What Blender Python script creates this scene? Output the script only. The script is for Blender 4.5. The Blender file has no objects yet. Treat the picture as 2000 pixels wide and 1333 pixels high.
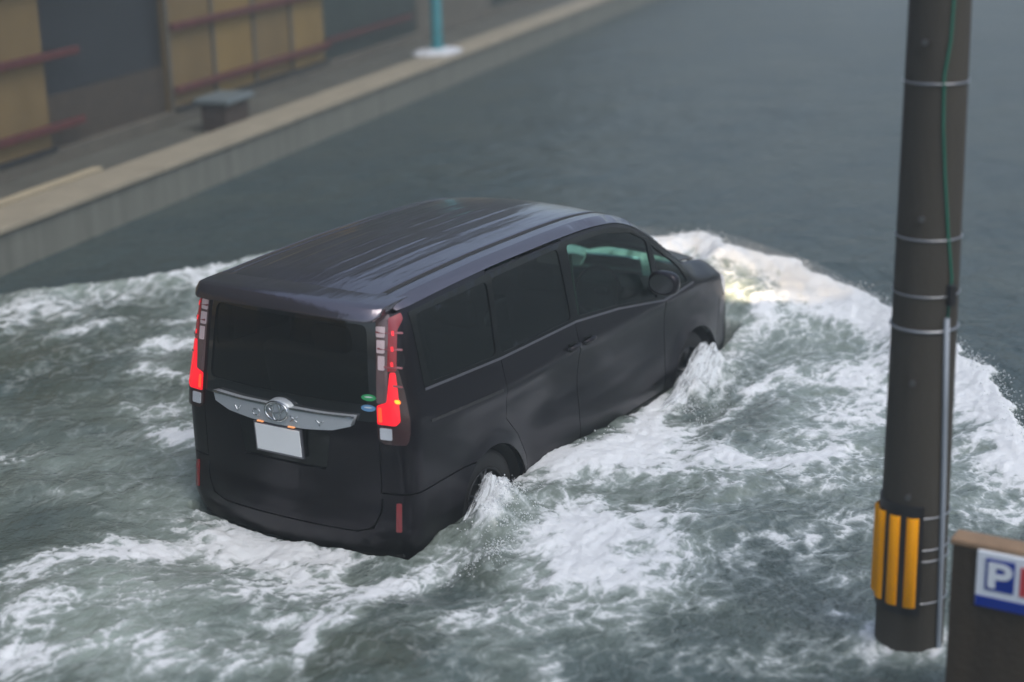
import bpy, bmesh, math, random
import numpy as np
from mathutils import Vector, Matrix
from mathutils.geometry import delaunay_2d_cdt
random.seed(7); RNG = np.random.default_rng(11)
SC = bpy.context.scene
COL = SC.collection
R = math.radians

# ------------------------------------------------------------------ camera
cd = bpy.data.cameras.new('camera'); cam = bpy.data.objects.new('camera', cd); COL.objects.link(cam)
cam.matrix_world = Matrix(((0.52205, 0.26045, -0.81217, -7.20527),
                           (-0.85259, 0.13321, -0.50531, -6.07042),
                           (-0.02342, 0.95625, 0.29160, 4.29439),
                           (0, 0, 0, 1)))
cd.sensor_width = 36; cd.lens = 59.4; cd.clip_start = .1; cd.clip_end = 600
cd.dof.use_dof = True; cd.dof.focus_distance = 10.4; cd.dof.aperture_fstop = 0.70
SC.camera = cam

# ------------------------------------------------------------------ sky and light
SUN_EL, SUN_AZ = R(58), R(200)
W = bpy.data.worlds.new('World'); SC.world = W; W.use_nodes = True
nt = W.node_tree; bg = nt.nodes['Background']
sky = nt.nodes.new('ShaderNodeTexSky'); sky.sky_type = 'NISHITA'; sky.sun_disc = False
sky.sun_elevation = SUN_EL; sky.sun_rotation = SUN_AZ
sky.air_density = 1.0; sky.dust_density = 3.0; sky.ozone_density = 2.0
# heavy overcast: the cloud sheet is brighter overhead than near the horizon, with soft cloud masses
_N = nt.nodes.new; _tc = _N('ShaderNodeTexCoord'); _sx = _N('ShaderNodeSeparateXYZ'); nt.links.new(_tc.outputs['Generated'], _sx.inputs[0])
_mr = _N('ShaderNodeMapRange'); _mr.inputs[1].default_value = .0; _mr.inputs[2].default_value = .75; _mr.inputs[3].default_value = 1.05; _mr.inputs[4].default_value = 1.45; nt.links.new(_sx.outputs[2], _mr.inputs[0])
_nz = _N('ShaderNodeTexNoise'); _nz.inputs['Scale'].default_value = 2.4; _nz.inputs['Detail'].default_value = 6; nt.links.new(_tc.outputs['Generated'], _nz.inputs[0])
_m2 = _N('ShaderNodeMapRange'); _m2.inputs[1].default_value = .3; _m2.inputs[2].default_value = .7; _m2.inputs[3].default_value = .8; _m2.inputs[4].default_value = 1.2; nt.links.new(_nz.outputs[0], _m2.inputs[0])
_mm = _N('ShaderNodeMath'); _mm.operation = 'MULTIPLY'; nt.links.new(_mr.outputs[0], _mm.inputs[0]); nt.links.new(_m2.outputs[0], _mm.inputs[1])
_hs = _N('ShaderNodeHueSaturation'); _hs.inputs['Saturation'].default_value = .75; nt.links.new(sky.outputs[0], _hs.inputs['Color'])
_vm = _N('ShaderNodeVectorMath'); _vm.operation = 'SCALE'; nt.links.new(_hs.outputs[0], _vm.inputs[0]); nt.links.new(_mm.outputs[0], _vm.inputs['Scale'])
nt.links.new(_vm.outputs[0], bg.inputs[0]); bg.inputs[1].default_value = 0.15
sl = bpy.data.lights.new('sun', 'SUN'); sl.energy = 0.5; sl.angle = R(35); sl.color = (1, .98, .95)
so = bpy.data.objects.new('sun', sl); COL.objects.link(so)
sd = Vector((math.sin(SUN_AZ)*math.cos(SUN_EL), math.cos(SUN_AZ)*math.cos(SUN_EL), math.sin(SUN_EL)))
so.rotation_euler = (-sd).to_track_quat('-Z', 'Y').to_euler()
SC.view_settings.view_transform = 'Standard'; SC.view_settings.look = 'None'
SC.view_settings.exposure = 0.0; SC.view_settings.gamma = 1.0
try: SC.view_settings.use_curve_mapping = False
except Exception: pass
SC.cycles.max_bounces = 8; SC.cycles.transparent_max_bounces = 16
SC.cycles.volume_bounces = 0

# ------------------------------------------------------------------ helpers
def tag(o, label=None, cat=None, group=None, kind=None):
    if label: o['label'] = label
    if cat: o['category'] = cat
    if group: o['group'] = group
    if kind: o['kind'] = kind
    return o
def empty(name, loc, rz=0):
    o = bpy.data.objects.new(name, None); COL.objects.link(o); o.location = loc; o.rotation_euler = (0, 0, rz); return o
def mesh_obj(name, V, Fc, mat, parent=None, smooth=True, mats=None, mi=None):
    me = bpy.data.meshes.new(name); me.from_pydata([tuple(v) for v in V], [], [tuple(f) for f in Fc]); me.update()
    if mats:
        for m in mats: me.materials.append(m)
        me.polygons.foreach_set('material_index', mi)
    else: me.materials.append(mat)
    me.polygons.foreach_set('use_smooth', [smooth]*len(me.polygons))
    o = bpy.data.objects.new(name, me); COL.objects.link(o)
    if parent: o.parent = parent
    return o
class MB:
    def __init__(s): s.v = []; s.f = []
    def add(s, V, Fc):
        n = len(s.v); s.v += [tuple(v) for v in V]; s.f += [tuple(i+n for i in f) for f in Fc]; return s
    def box(s, c, d, rot=None, bev=0):
        bm = bmesh.new(); bmesh.ops.create_cube(bm, size=1)
        for v in bm.verts: v.co = Vector((v.co.x*d[0], v.co.y*d[1], v.co.z*d[2]))
        if bev: bmesh.ops.bevel(bm, geom=bm.edges[:], offset=bev, segments=2, affect='EDGES', profile=.5)
        M = Matrix.Translation(c) @ (rot.to_4x4() if rot else Matrix())
        bm.verts.index_update()
        s.add([M @ v.co for v in bm.verts], [[v.index for v in f.verts] for f in bm.faces]); bm.free(); return s
    def tube(s, pts, r, n=12, closed=False, caps=True):
        pts = [Vector(p) for p in pts]; N = len(pts); rs = r if hasattr(r, '__len__') else [r]*N
        V = []; up = None
        for i, p in enumerate(pts):
            a = pts[(i-1) % N] if (closed or i > 0) else p; b = pts[(i+1) % N] if (closed or i < N-1) else p
            t = (b-a).normalized()
            if up is None: up = t.orthogonal().normalized()
            up = (up - t*up.dot(t)).normalized(); w = t.cross(up)
            for k in range(n):
                an = 2*math.pi*k/n; V.append(p + (up*math.cos(an)+w*math.sin(an))*rs[i])
        Fc = []
        for i in range(N if closed else N-1):
            j = (i+1) % N
            for k in range(n): Fc.append((i*n+k, i*n+(k+1) % n, j*n+(k+1) % n, j*n+k))
        if caps and not closed: Fc += [tuple(range(n))[::-1], tuple(range((N-1)*n, N*n))]
        return s.add(V, Fc)
    def lathe(s, prof, n=48, M=Matrix()):   # prof: (r, h) about local z
        V = []; m = len(prof)
        for k in range(n):
            a = 2*math.pi*k/n
            for (r, h) in prof: V.append(M @ Vector((r*math.cos(a), r*math.sin(a), h)))
        Fc = [(k*m+i, ((k+1) % n)*m+i, ((k+1) % n)*m+i+1, k*m+i+1) for k in range(n) for i in range(m-1)]
        return s.add(V, Fc)
    def build(s, name, mat, parent=None, smooth=False):
        o = mesh_obj(name, s.v, s.f, mat, parent, smooth)
        return o
def shade(o, ang=35):
    me = o.data; me.polygons.foreach_set('use_smooth', [True]*len(me.polygons))
    bm = bmesh.new(); bm.from_mesh(me)
    for e in bm.edges:
        e.smooth = not (len(e.link_faces) == 2 and e.calc_face_angle(0) > R(ang))
    bm.to_mesh(me); bm.free(); return o

# numpy gradient noise
_P = np.concatenate([RNG.permutation(256)]*3); _G = RNG.normal(size=(256, 2)); _G /= np.linalg.norm(_G, axis=1)[:, None]
def pn(x, y):
    xi = np.floor(x).astype(int); yi = np.floor(y).astype(int); xf = x-xi; yf = y-yi; xi &= 255; yi &= 255
    u = xf**3*(xf*(xf*6-15)+10); v = yf**3*(yf*(yf*6-15)+10)
    def g(i, j, a, b):
        h = _P[_P[(xi+i) & 255]+((yi+j) & 255)]; return _G[h, 0]*a+_G[h, 1]*b
    n00 = g(0, 0, xf, yf); n10 = g(1, 0, xf-1, yf); n01 = g(0, 1, xf, yf-1); n11 = g(1, 1, xf-1, yf-1)
    a = n00+u*(n10-n00); b = n01+u*(n11-n01); return (a+v*(b-a))*1.5
def fbm(x, y, o=4, lac=2.03, g=.5):
    s = 0; a = 1; t = 0
    for i in range(o): s = s+a*pn(x+i*17.3, y-i*9.1); t += a; a *= g; x = x*lac; y = y*lac
    return s/t
def ridg(x, y, o=4, g=.55):
    s = 0; a = 1; t = 0
    for i in range(o): s = s+a*(1-2*np.abs(pn(x+i*7.7, y+i*3.3))); t += a; a *= g; x = x*2.1; y = y*2.1
    return s/t
def sst(a, b, x): t = np.clip((x-a)/(b-a), 0, 1); return t*t*(3-2*t)

# ------------------------------------------------------------------ materials
def newmat(name):
    m = bpy.data.materials.new(name); m.use_nodes = True; return m, m.node_tree, m.node_tree.nodes['Principled BSDF']
def setp(b, **k):
    al = dict(base='Base Color', rough='Roughness', metal='Metallic', coat='Coat Weight', coatr='Coat Roughness', spec='Specular IOR Level',
              em='Emission Color', ems='Emission Strength', trans='Transmission Weight', ior='IOR', alpha='Alpha', sss='Subsurface Weight')
    for q, v in k.items():
        if q in ('base', 'em'): v = (*v, 1)
        b.inputs[al[q]].default_value = v
def mat(name, base, rough=.5, var=.15, scale=6, bump=0, bscale=40, noisy_rough=0, runs=0, **k):
    m, t, b = newmat(name); setp(b, base=base, rough=rough, **k)
    tc = t.nodes.new('ShaderNodeTexCoord'); nz = t.nodes.new('ShaderNodeTexNoise'); nz.inputs['Scale'].default_value = scale; nz.inputs['Detail'].default_value = 6
    t.links.new(tc.outputs['Object'], nz.inputs['Vector'])
    if runs:      # vertical runs and stains
        mq = t.nodes.new('ShaderNodeMapping'); mq.inputs['Scale'].default_value = (runs, runs, .35); t.links.new(tc.outputs['Object'], mq.inputs[0]); t.links.new(mq.outputs[0], nz.inputs['Vector']); nz.inputs['Distortion'].default_value = .3
    mx = t.nodes.new('ShaderNodeMix'); mx.data_type = 'RGBA'
    mx.inputs[6].default_value = (*[c*(1-var) for c in base], 1); mx.inputs[7].default_value = (*[min(1, c*(1+var)) for c in base], 1)
    t.links.new(nz.outputs['Fac'], mx.inputs[0]); t.links.new(mx.outputs[2], b.inputs['Base Color'])
    if noisy_rough:
        mr = t.nodes.new('ShaderNodeMapRange'); mr.inputs[1].default_value = .35; mr.inputs[2].default_value = .65
        mr.inputs[3].default_value = rough; mr.inputs[4].default_value = rough+noisy_rough
        t.links.new(nz.outputs['Fac'], mr.inputs[0]); t.links.new(mr.outputs[0], b.inputs['Roughness'])
    if bump:
        n2 = t.nodes.new('ShaderNodeTexNoise'); n2.inputs['Scale'].default_value = bscale; n2.inputs['Detail'].default_value = 5
        t.links.new(tc.outputs['Object'], n2.inputs['Vector'])
        bp = t.nodes.new('ShaderNodeBump'); bp.inputs['Strength'].default_value = bump; bp.inputs['Distance'].default_value = .01
        t.links.new(n2.outputs['Fac'], bp.inputs['Height']); t.links.new(bp.outputs[0], b.inputs['Normal'])
    return m
def paint(name, base, wet=1.0, roof=False):
    """dark wet metallic paint: clear coat, rain film and beads"""
    m, t, b = newmat(name); setp(b, base=base, metal=.85, rough=.22 if roof else .42, spec=.12, coat=1.0 if roof else .48, coatr=.06); b.inputs['Coat IOR'].default_value = 1.75 if roof else 1.5
    L = t.links.new; N = t.nodes.new
    tc = N('ShaderNodeTexCoord')
    mp = N('ShaderNodeMapping'); mp.inputs['Scale'].default_value = (1.1, 7, 7) if roof else (9, 9, 2.2); L(tc.outputs['Object'], mp.inputs[0])
    n1 = N('ShaderNodeTexNoise'); n1.inputs['Scale'].default_value = 1.6; n1.inputs['Detail'].default_value = 7; n1.inputs['Distortion'].default_value = .6; L(mp.outputs[0], n1.inputs[0])
    n2 = N('ShaderNodeTexNoise'); n2.inputs['Scale'].default_value = 90; n2.inputs['Detail'].default_value = 3; L(tc.outputs['Object'], n2.inputs[0])
    r = N('ShaderNodeMapRange'); r.inputs[1].default_value = .42; r.inputs[2].default_value = .66; r.inputs[3].default_value = .03; r.inputs[4].default_value = .12 if roof else .07
    L(n1.outputs[0], r.inputs[0]); L(r.outputs[0], b.inputs['Coat Roughness'])
    ad = N('ShaderNodeMath'); ad.operation = 'MULTIPLY_ADD'; ad.inputs[1].default_value = 3.5 if roof else .8; L(n1.outputs[0], ad.inputs[0])
    m2 = N('ShaderNodeMath'); m2.operation = 'MULTIPLY'; m2.inputs[1].default_value = .22; L(n2.outputs[0], m2.inputs[0]); L(m2.outputs[0], ad.inputs[2])
    bp = N('ShaderNodeBump'); bp.inputs['Strength'].default_value = .5*wet; bp.inputs['Distance'].default_value = .003
    L(ad.outputs[0], bp.inputs['Height']); L(bp.outputs[0], b.inputs['Coat Normal'])
    bp2 = N('ShaderNodeBump'); bp2.inputs['Strength'].default_value = .12*wet; bp2.inputs['Distance'].default_value = .003
    L(ad.outputs[0], bp2.inputs['Height']); L(bp2.outputs[0], b.inputs['Normal'])
    return m
def glassmat(name, tint, dark=(.004, .006, .006)):
    m = bpy.data.materials.new(name); m.use_nodes = True; t = m.node_tree; t.nodes.remove(t.nodes['Principled BSDF'])
    L = t.links.new; N = t.nodes.new; out = t.nodes['Material Output']
    tr = N('ShaderNodeBsdfTransparent'); tr.inputs[0].default_value = (*tint, 1)
    df = N('ShaderNodeBsdfDiffuse'); df.inputs[0].default_value = (*dark, 1)
    ad = N('ShaderNodeAddShader'); L(tr.outputs[0], ad.inputs[0]); L(df.outputs[0], ad.inputs[1])
    gl = N('ShaderNodeBsdfGlossy'); gl.inputs['Roughness'].default_value = .06
    tc = N('ShaderNodeTexCoord'); mp = N('ShaderNodeMapping'); mp.inputs['Scale'].default_value = (20, 20, 3); L(tc.outputs['Object'], mp.inputs[0])
    nz = N('ShaderNodeTexNoise'); nz.inputs['Scale'].default_value = 2.2; nz.inputs['Detail'].default_value = 5; L(mp.outputs[0], nz.inputs[0])
    bp = N('ShaderNodeBump'); bp.inputs['Strength'].default_value = .18; bp.inputs['Distance'].default_value = .003; L(nz.outputs[0], bp.inputs['Height']); L(bp.outputs[0], gl.inputs['Normal'])
    fr = N('ShaderNodeFresnel'); fr.inputs[0].default_value = 1.45
    mx = N('ShaderNodeMixShader'); L(fr.outputs[0], mx.inputs[0]); L(ad.outputs[0], mx.inputs[1]); L(gl.outputs[0], mx.inputs[2]); L(mx.outputs[0], out.inputs[0])
    return m
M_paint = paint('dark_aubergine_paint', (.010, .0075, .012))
M_roof_skylit = paint('skylit_wet_roof_paint', (.12, .105, .13), roof=True)  # wet body paint again, base lightened to paint sky sheen on upward-facing panels
M_glass = glassmat('privacy_glass', (.035, .05, .045))
M_fglass = glassmat('green_tinted_glass', (.12, .30, .26))
M_black = mat('black_trim', (.005, .006, .006), .12, spec=.35)
M_rubber = mat('rubber', (.018, .018, .018), .7, bump=.1)
M_chrome = mat('satin_chrome', (.55, .58, .60), .22, metal=1.0, var=.05)
M_garn = mat('brushed_garnish', (.50, .54, .57), .35, metal=.35, var=.06)
M_trimgrey = mat('belt_moulding', (.15, .15, .17), .35, metal=.6)
M_plate = mat('number_plate_paint', (.88, .90, .90), .4, var=.03)
M_redhouse = mat('smoked_red_lens', (.035, .008, .009), .12, coat=1.0, var=.2, scale=30)
M_redlens = mat('red_lens', (.15, .006, .010), .2, coat=1.0, em=(1, .01, .03), ems=.13)
M_redlit = mat('lit_red_lens', (.4, .01, .02), .2, coat=1.0, em=(1, .006, .02), ems=1.0)
M_amber = mat('lit_filament', (.9, .3, .05), .3, em=(1, .22, .01), ems=3.0)
M_bulb = mat('bulb_orange', (.6, .1, .03), .3, em=(1, .045, .01), ems=1.5)
M_clear = mat('clear_cell_lens', (.62, .50, .52), .18, coat=1.0, bump=.6, bscale=160, em=(1, .75, .78), ems=.10)
M_smoke = mat('brown_cell_lens', (.16, .10, .10), .2, coat=1.0, bump=.4, bscale=120)
M_white_lens = mat('reversing_lens', (.62, .66, .70), .12, coat=1.0, bump=.7, bscale=120)
M_fin = mat('dusky_pink_fin', (.30, .08, .09), .25, coat=1.0)
M_refl = mat('red_reflector', (.22, .012, .015), .2, coat=1.0, bump=.3, bscale=200)
M_seat = mat('dark_seat_cloth', (.03, .035, .035), .85)
M_seatlt = mat('beige_seat_edge', (.30, .30, .18), .8)
M_head = mat('headlamp_glass', (.45, .47, .5), .15, coat=1.0, em=(1, .9, .78), ems=.12)
M_green_st = mat('green_sticker', (.03, .35, .12), .4); M_blue_st = mat('blue_sticker', (.12, .30, .52), .4); M_white = mat('white_print', (.75, .78, .78), .5)

# ------------------------------------------------------------------ terrain
gx = 240
mesh_obj('ground', [(-gx, -gx, -.02), (gx, -gx, -.02), (gx, gx, -.02), (-gx, gx, -.02)], [(0, 1, 2, 3)], mat('wet_soil', (.09, .085, .07), .8, scale=2), smooth=False)['kind'] = 'structure'
WA = math.atan(.2324); wd = Vector((math.cos(WA), math.sin(WA), 0)); wn = Vector((-math.sin(WA), math.cos(WA), 0)); WO = Vector((0, 5.353, 0))
def wl(a, off, z): return WO + wd*a + wn*off + Vector((0, 0, z))
rv = [wl(-60, .2, 0), wl(120, .2, 0), wl(120, -13, 0), wl(-60, -13, 0)]
mesh_obj('road', rv, [(3, 2, 1, 0)], mat('asphalt', (.05, .05, .052), .8, bump=.5, bscale=120), smooth=False)['kind'] = 'structure'

# ------------------------------------------------------------------ flood water
FOAM=[
(1.022,2.285,1.203,-2.016,-0.907,-2.105,0.22,0.3,0.75),
(-0.319,-1.424,1.687,-1.045,-1.153,-0.827,0.3,0.42,0.8),
(3.532,-1.547,-0.739,-2.017,-1.662,-0.607,0.4,0.55,0.8),
(3.274,-3.112,-0.757,-1.245,-0.493,0.067,0.45,0.5,0.7),
(2.055,4.127,0.487,-0.777,-0.485,-0.847,0.26,0.12,0.9),
(2.53,4.868,0.531,-0.241,-0.167,-0.285,0.55,0.2,0.9),
(2.41,4.078,0.415,-0.103,-0.098,-0.118,0.6,0.3,0.9),
(3.122,4.604,0.635,-0.265,-0.289,-0.284,0.45,0.2,0.9),
(3.079,3.781,-0.136,-0.485,-0.454,-0.364,0.35,0.15,0.9),
(2.448,3.202,0.201,-0.171,-0.229,-0.163,0.72,0.5,0.9),
(3.345,3.611,0.372,-0.444,-0,-0.471,0.6,0.4,0.8),
(4.478,4.293,0.609,-0.173,0.021,-0.176,0.95,0.5,0.6),
(3.929,4.559,0.41,-0.121,-0.182,-0.121,0.65,0.4,0.6),
(1.384,3.649,0.279,-0.419,-0.539,-0.446,0.18,0.05,0.8),
(1.883,2.685,0.128,-0.214,-0.249,-0.196,0.5,0.35,0.8),
(1.115,2.226,0.286,-0.18,-0.271,-0.181,0.62,0.6,0.8),
(0.774,1.623,0.017,-0.205,-0.258,-0.166,0.6,0.6,0.8),
(0.716,2.632,0.258,-0.279,-0.492,-0.287,0.2,0.2,0.7),
(0.026,2.302,0.179,-0.082,-0.241,-0.091,0.5,0.3,0.7),
(0.181,1.707,0.273,-0.312,-0.513,-0.307,0.22,0.62,0.5),
(0.002,1.091,0.169,-0.26,-0.317,-0.242,0.25,0.6,0.5),
(-0.338,1.547,-0.106,-0.246,-0.341,-0.164,0.35,0.5,0.5),
(-0.738,1.263,0.247,-0.242,-0.209,-0.28,0.08,0.05,0.5),
(-0.219,0.885,0.258,-0.106,-0.217,-0.109,0.35,0.5,0.5),
(-0.239,0.336,0.028,-0.159,-0.25,-0.12,0.78,0.6,0.7),
(-0.455,-0.341,0.002,-0.182,-0.533,-0.118,0.72,0.6,0.8),
(-0.727,0.61,0.401,-0.133,-0.288,-0.146,0.8,0.7,0.6),
(-1.255,0.844,0.243,-0.113,-0.092,-0.149,0.7,0.6,0.6),
(-0.778,-0.314,0.053,-0.212,-0.385,-0.153,0.6,0.55,0.8),
(-1.189,0.168,0.371,-0.259,-0.473,-0.263,0.46,0.95,0.4),
(-1.671,0.401,0.119,-0.261,-0.216,-0.278,0.55,0.6,0.6),
(-1.709,0.1,0.103,-0.127,-0.188,-0.13,0.25,0.5,0.6),
(-1.66,-0.457,0.251,-0.249,-0.456,-0.232,0.5,0.95,0.4),
(-2.066,0.053,0.088,-0.174,-0.159,-0.187,0.6,0.5,0.6),
(-1.017,-0.792,0.117,-0.18,-0.213,-0.145,0.55,0.6,0.7),
(-0.937,-1,0.037,-0.088,-0.17,-0.059,0.9,0.7,0.7),
(-1.275,-1.098,0.015,-0.272,-0.091,-0.181,0.9,0.7,0.6),
(-1.531,-0.915,0.111,-0.167,-0.201,-0.141,0.55,0.65,0.6),
(-0.598,-0.913,0.242,-0.11,-0.078,-0.111,0.62,0.55,0.7),
(-0.194,-1.036,0.222,-0.111,-0.114,-0.097,0.7,0.6,0.7),
(-0.115,-1.391,0.452,-0.193,-0.022,-0.209,0.2,0.15,0.7),
(-0.633,-1.241,0.298,-0.088,-0.059,-0.093,0.18,0.12,0.6),
(-1.012,-1.632,0.408,-0.302,-0.393,-0.237,0.16,0.06,0.9),
(-1.376,-1.522,0.109,-0.167,-0.196,-0.123,0.2,0.1,0.8),
(-0.476,-1.717,0.223,-0.102,-0.135,-0.081,0.62,0.5,0.7),
(-0.743,-2.006,0.148,-0.165,-0.269,-0.101,0.35,0.5,0.6),
(-0.449,-2.011,0.076,-0.151,-0.138,-0.089,0.5,0.8,0.5),
(-0.272,-2.273,-0.051,-0.19,-0.281,-0.066,0.6,0.6,0.6),
(-0.373,-2.504,-0.054,-0.1,-0.172,-0.028,0.7,0.6,0.6),
(-0.797,-2.245,0.036,-0.229,-0.066,-0.134,0.6,0.4,0.6),
(0.597,-1.835,0.048,-0.53,-0.56,-0.239,0.88,0.75,0.6),
(0.677,-1.521,0.113,-0.261,-0.21,-0.149,0.97,0.8,0.6),
(0.233,-2.031,0.111,-0.153,-0.32,-0.077,0.85,0.7,0.6),
(0.813,-2.084,-0.055,-0.237,-0.211,-0.078,0.74,0.6,0.6),
(-0.029,-1.955,-0.072,-0.124,-0.366,-0.046,0.6,0.7,0.6),
(0.648,-2.005,0.062,-0.089,-0.114,-0.046,0.5,0.7,0.6),
(0.849,-1.104,-0.13,-0.268,-0.266,-0.09,0.4,0.4,0.7),
(1.08,-1.363,0.268,-0.164,-0.237,-0.104,0.55,0.55,0.7),
(1.395,-1.512,0.316,-0.131,-0.33,-0.076,0.25,0.3,0.7),
(1.528,-0.924,0.248,-0.178,-0.07,-0.137,0.75,0.6,0.6),
(1.978,-1.28,0.601,-0.279,-0.306,-0.178,0.92,0.8,0.6),
(2.439,-1.426,0.328,-0.351,-0.331,-0.186,0.9,0.8,0.6),
(2.777,-1.065,0.447,-0.253,0.042,-0.229,0.95,0.8,0.6),
(2.044,-1.798,0.252,-0.211,-0.312,-0.105,0.85,0.8,0.6),
(2.303,-2.286,0.375,-0.179,-0.329,-0.084,0.66,0.6,0.7),
(2.567,-2.39,0.267,-0.124,-0.093,-0.067,0.85,0.7,0.6),
(1.662,-2.011,0.16,-0.232,-0.51,-0.1,0.42,0.5,0.7),
(1.897,-2.452,0.221,-0.154,-0.277,-0.068,0.5,0.4,0.6),
(3.608,-1.314,0.847,-0.34,0.143,-0.338,0.28,0.18,0.5),
(3.471,-1.05,-0.116,-0.61,-0.162,-0.165,0.06,0.03,0.4),
(3.122,-1.723,0.679,-0.291,-0.17,-0.174,0.15,0.12,0.4),
(2.6,-1.837,-0.089,-0.163,-0.229,-0.049,0.25,0.3,0.5),
(4.099,-1.052,0.747,-0.095,0.166,-0.105,0.55,0.45,0.8),
(3.498,-1.483,0.775,-0.097,-0.033,-0.068,0.58,0.4,0.9),
(4.829,-0.679,-0.111,-0.785,-0.219,-0.263,0.3,0.7,0.5),
(5.713,-0.374,-0.291,-0.84,-0.337,-0.232,0.5,0.8,0.4),
(5.928,-0.802,-0.607,-0.658,-0.8,-0.18,0.86,0.8,0.5),
(5.273,-1.551,-0.469,-0.635,-0.511,-0.13,0.92,0.85,0.5),
(4.608,-1.469,-0.044,-0.402,-0.472,-0.138,0.45,0.6,0.6),
(3.986,-1.915,0.362,-0.279,-0.248,-0.125,0.72,0.7,0.6),
(3.867,-2.192,0.084,-0.435,-0.16,-0.158,0.8,0.7,0.6),
(3.285,-2.035,0.234,-0.287,-0.166,-0.133,0.4,0.5,0.6),
(3.168,-2.265,0.325,-0.234,-0.159,-0.113,0.66,0.6,0.6),
(4.996,-1.007,0.497,-0.213,-0.02,-0.134,0.7,0.7,0.6),
(4.392,-2.698,-0.215,-0.648,-0.229,-0.088,0.95,0.8,0.5),
(3.94,-3.054,-0.334,-0.458,-0.261,-0.019,0.85,0.8,0.5),
(3.225,-3.228,-0.007,-0.21,-0.201,-0.049,0.5,0.5,0.6),
(2.921,-3.448,-0.157,-0.253,-0.184,-0.023,0.8,0.7,0.5),
(2.603,-3.412,0.044,-0.505,-0.083,-0.149,0.6,0.6,0.5),
(2.283,-3.69,-0.054,-0.393,-0.129,-0.057,0.6,0.5,0.5),
(3.551,-2.993,0.048,-0.2,-0.091,-0.061,0.4,0.4,0.5),
(0.975,-2.829,0.417,-0.551,-0.339,-0.273,0.3,0.12,0.25),
(0.025,-3.053,0.409,-0.578,-0.743,-0.248,0.22,0.08,0.2),
(1.577,-2.871,0.218,-0.107,-0.131,-0.053,0.5,0.2,0.3),
(1.228,-2.85,0.267,-0.056,-0.164,-0.029,0.55,0.2,0.3),
(0.826,-2.555,0.041,-0.14,-0.075,-0.062,0.5,0.3,0.3),
(0.146,-2.537,0.077,-0.078,-0.141,-0.038,0.45,0.3,0.3),
(0.83,-3.126,0.066,-0.074,-0.121,-0.028,0.5,0.2,0.3),
(0.474,-3.262,0.038,-0.057,-0.07,-0.022,0.45,0.2,0.3),
(1.063,-2.545,0.055,-0.08,-0.102,-0.035,0.52,0.2,0.3),
(0.2,-3.739,0.109,-0.159,-0.3,-0.049,0.48,0.3,0.3),
(1.927,-3.521,0.121,-0.143,-0.113,-0.052,0.4,0.2,0.3),
(-0.386,-3.096,0.239,-0.143,-0.432,-0.064,0.33,0.12,0.25),
]
LEFT_ARM=[ (2.56,5.67,0.40),(2.67,5.53,0.41),(3.26,5.05,0.43),(3.83,4.46,0.46),(4.31,4.27,0.47),(4.81,4.09,0.50) ]
BOW=[ (5.89,0.45,0.75),(6.00,0.08,0.80),(5.83,-0.27,0.75),(5.99,-0.68,0.66),(5.86,-1.19,0.58),(5.42,-1.77,0.54),(5.07,-2.20,0.52),(4.63,-2.64,0.50),(4.38,-2.88,0.47),(3.99,-3.11,0.45),(3.29,-3.44,0.43),(2.74,-3.78,0.40) ]
SPLASH = [(3.72, -1.0, .22, .12, 0, .14), (3.42, -1.03, .26, .13, .25, .12), (3.12, -1.08, .30, .16, .3, .06),
          (.78, -1.0, .17, .12, 0, .14), (.58, -1.04, .22, .13, .35, .12), (.20, -1.22, .35, .16, .5, .06),
          (3.72, 1.0, .22, .12, 0, .24), (.78, 1.0, .17, .12, 0, .25), (3.3, 1.1, .4, .2, 0, .08)]

CAR_X0, CAR_X1, CAR_W = 0.0, 4.66, .80
def axis(a, b, h, lo, hi, g=1.09):
    c = list(np.arange(a, b, h)); s = h; x = c[-1]
    while x < hi: s = min(s*g, 4); x += s; c.append(x)
    s = h; x = a; l = []
    while x > lo: s = min(s*g, 4); x -= s; l.append(x)
    return np.array(l[::-1]+c)
xs = axis(-3.0, 7.2, .0165, -60, 110); ys = axis(-4.6, 6.4, .0165, -70, 60)
X, Y = np.meshgrid(xs, ys, indexing='ij')
near = sst(10.5, 8.0, X)*sst(-6, -3.5, X)*sst(-7.5, -5.0, Y)*sst(8.0, 6.4, Y)
def seg_dist(px, py, poly):
    """distance to polyline, signed side, interpolated height"""
    best = np.full(px.shape, 1e9); side = np.zeros(px.shape); hh = np.zeros(px.shape)
    for (ax, ay, ah), (bx, by, bh) in zip(poly[:-1], poly[1:]):
        dx, dy = bx-ax, by-ay; L2 = dx*dx+dy*dy
        t = np.clip(((px-ax)*dx+(py-ay)*dy)/L2, 0, 1); qx = px-ax-t*dx; qy = py-ay-t*dy; d = np.hypot(qx, qy)
        s = np.sign(dx*qy-dy*qx); m = d < best
        best = np.where(m, d, best); side = np.where(m, s, side); hh = np.where(m, ah+t*(bh-ah), hh)
    return best, side, hh
WL = .35
# boundary warps
wx = fbm(X*.9+3, Y*.9-7, 4)*.45+fbm(X*4, Y*4+30, 3)*.10; wy = fbm(X*.9-31, Y*.9+5, 4)*.45+fbm(X*4+9, Y*4-13, 3)*.10
Xw, Yw = X+wx*.42+fbm(X*9, Y*9, 3)*.05, Y+wy*.42+fbm(X*9+50, Y*9, 3)*.05
D = np.zeros(X.shape); MK = np.zeros(X.shape); TB = np.full(X.shape, .06)
crest = LEFT_ARM + [(5.35, 3.0, .5), (5.75, 1.6, .62)] + BOW
bx_ = fbm(X*2.3+60, Y*2.3, 4)*.16+fbm(X*9, Y*9+4, 3)*.05; by_ = fbm(X*2.3-20, Y*2.3+8, 4)*.16+fbm(X*9+33, Y*9, 3)*.05
cd_, cs_, ch_ = seg_dist(X+bx_, Y+by_, crest)
sgn = cd_*cs_          # one side negative = inside the wake
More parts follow.
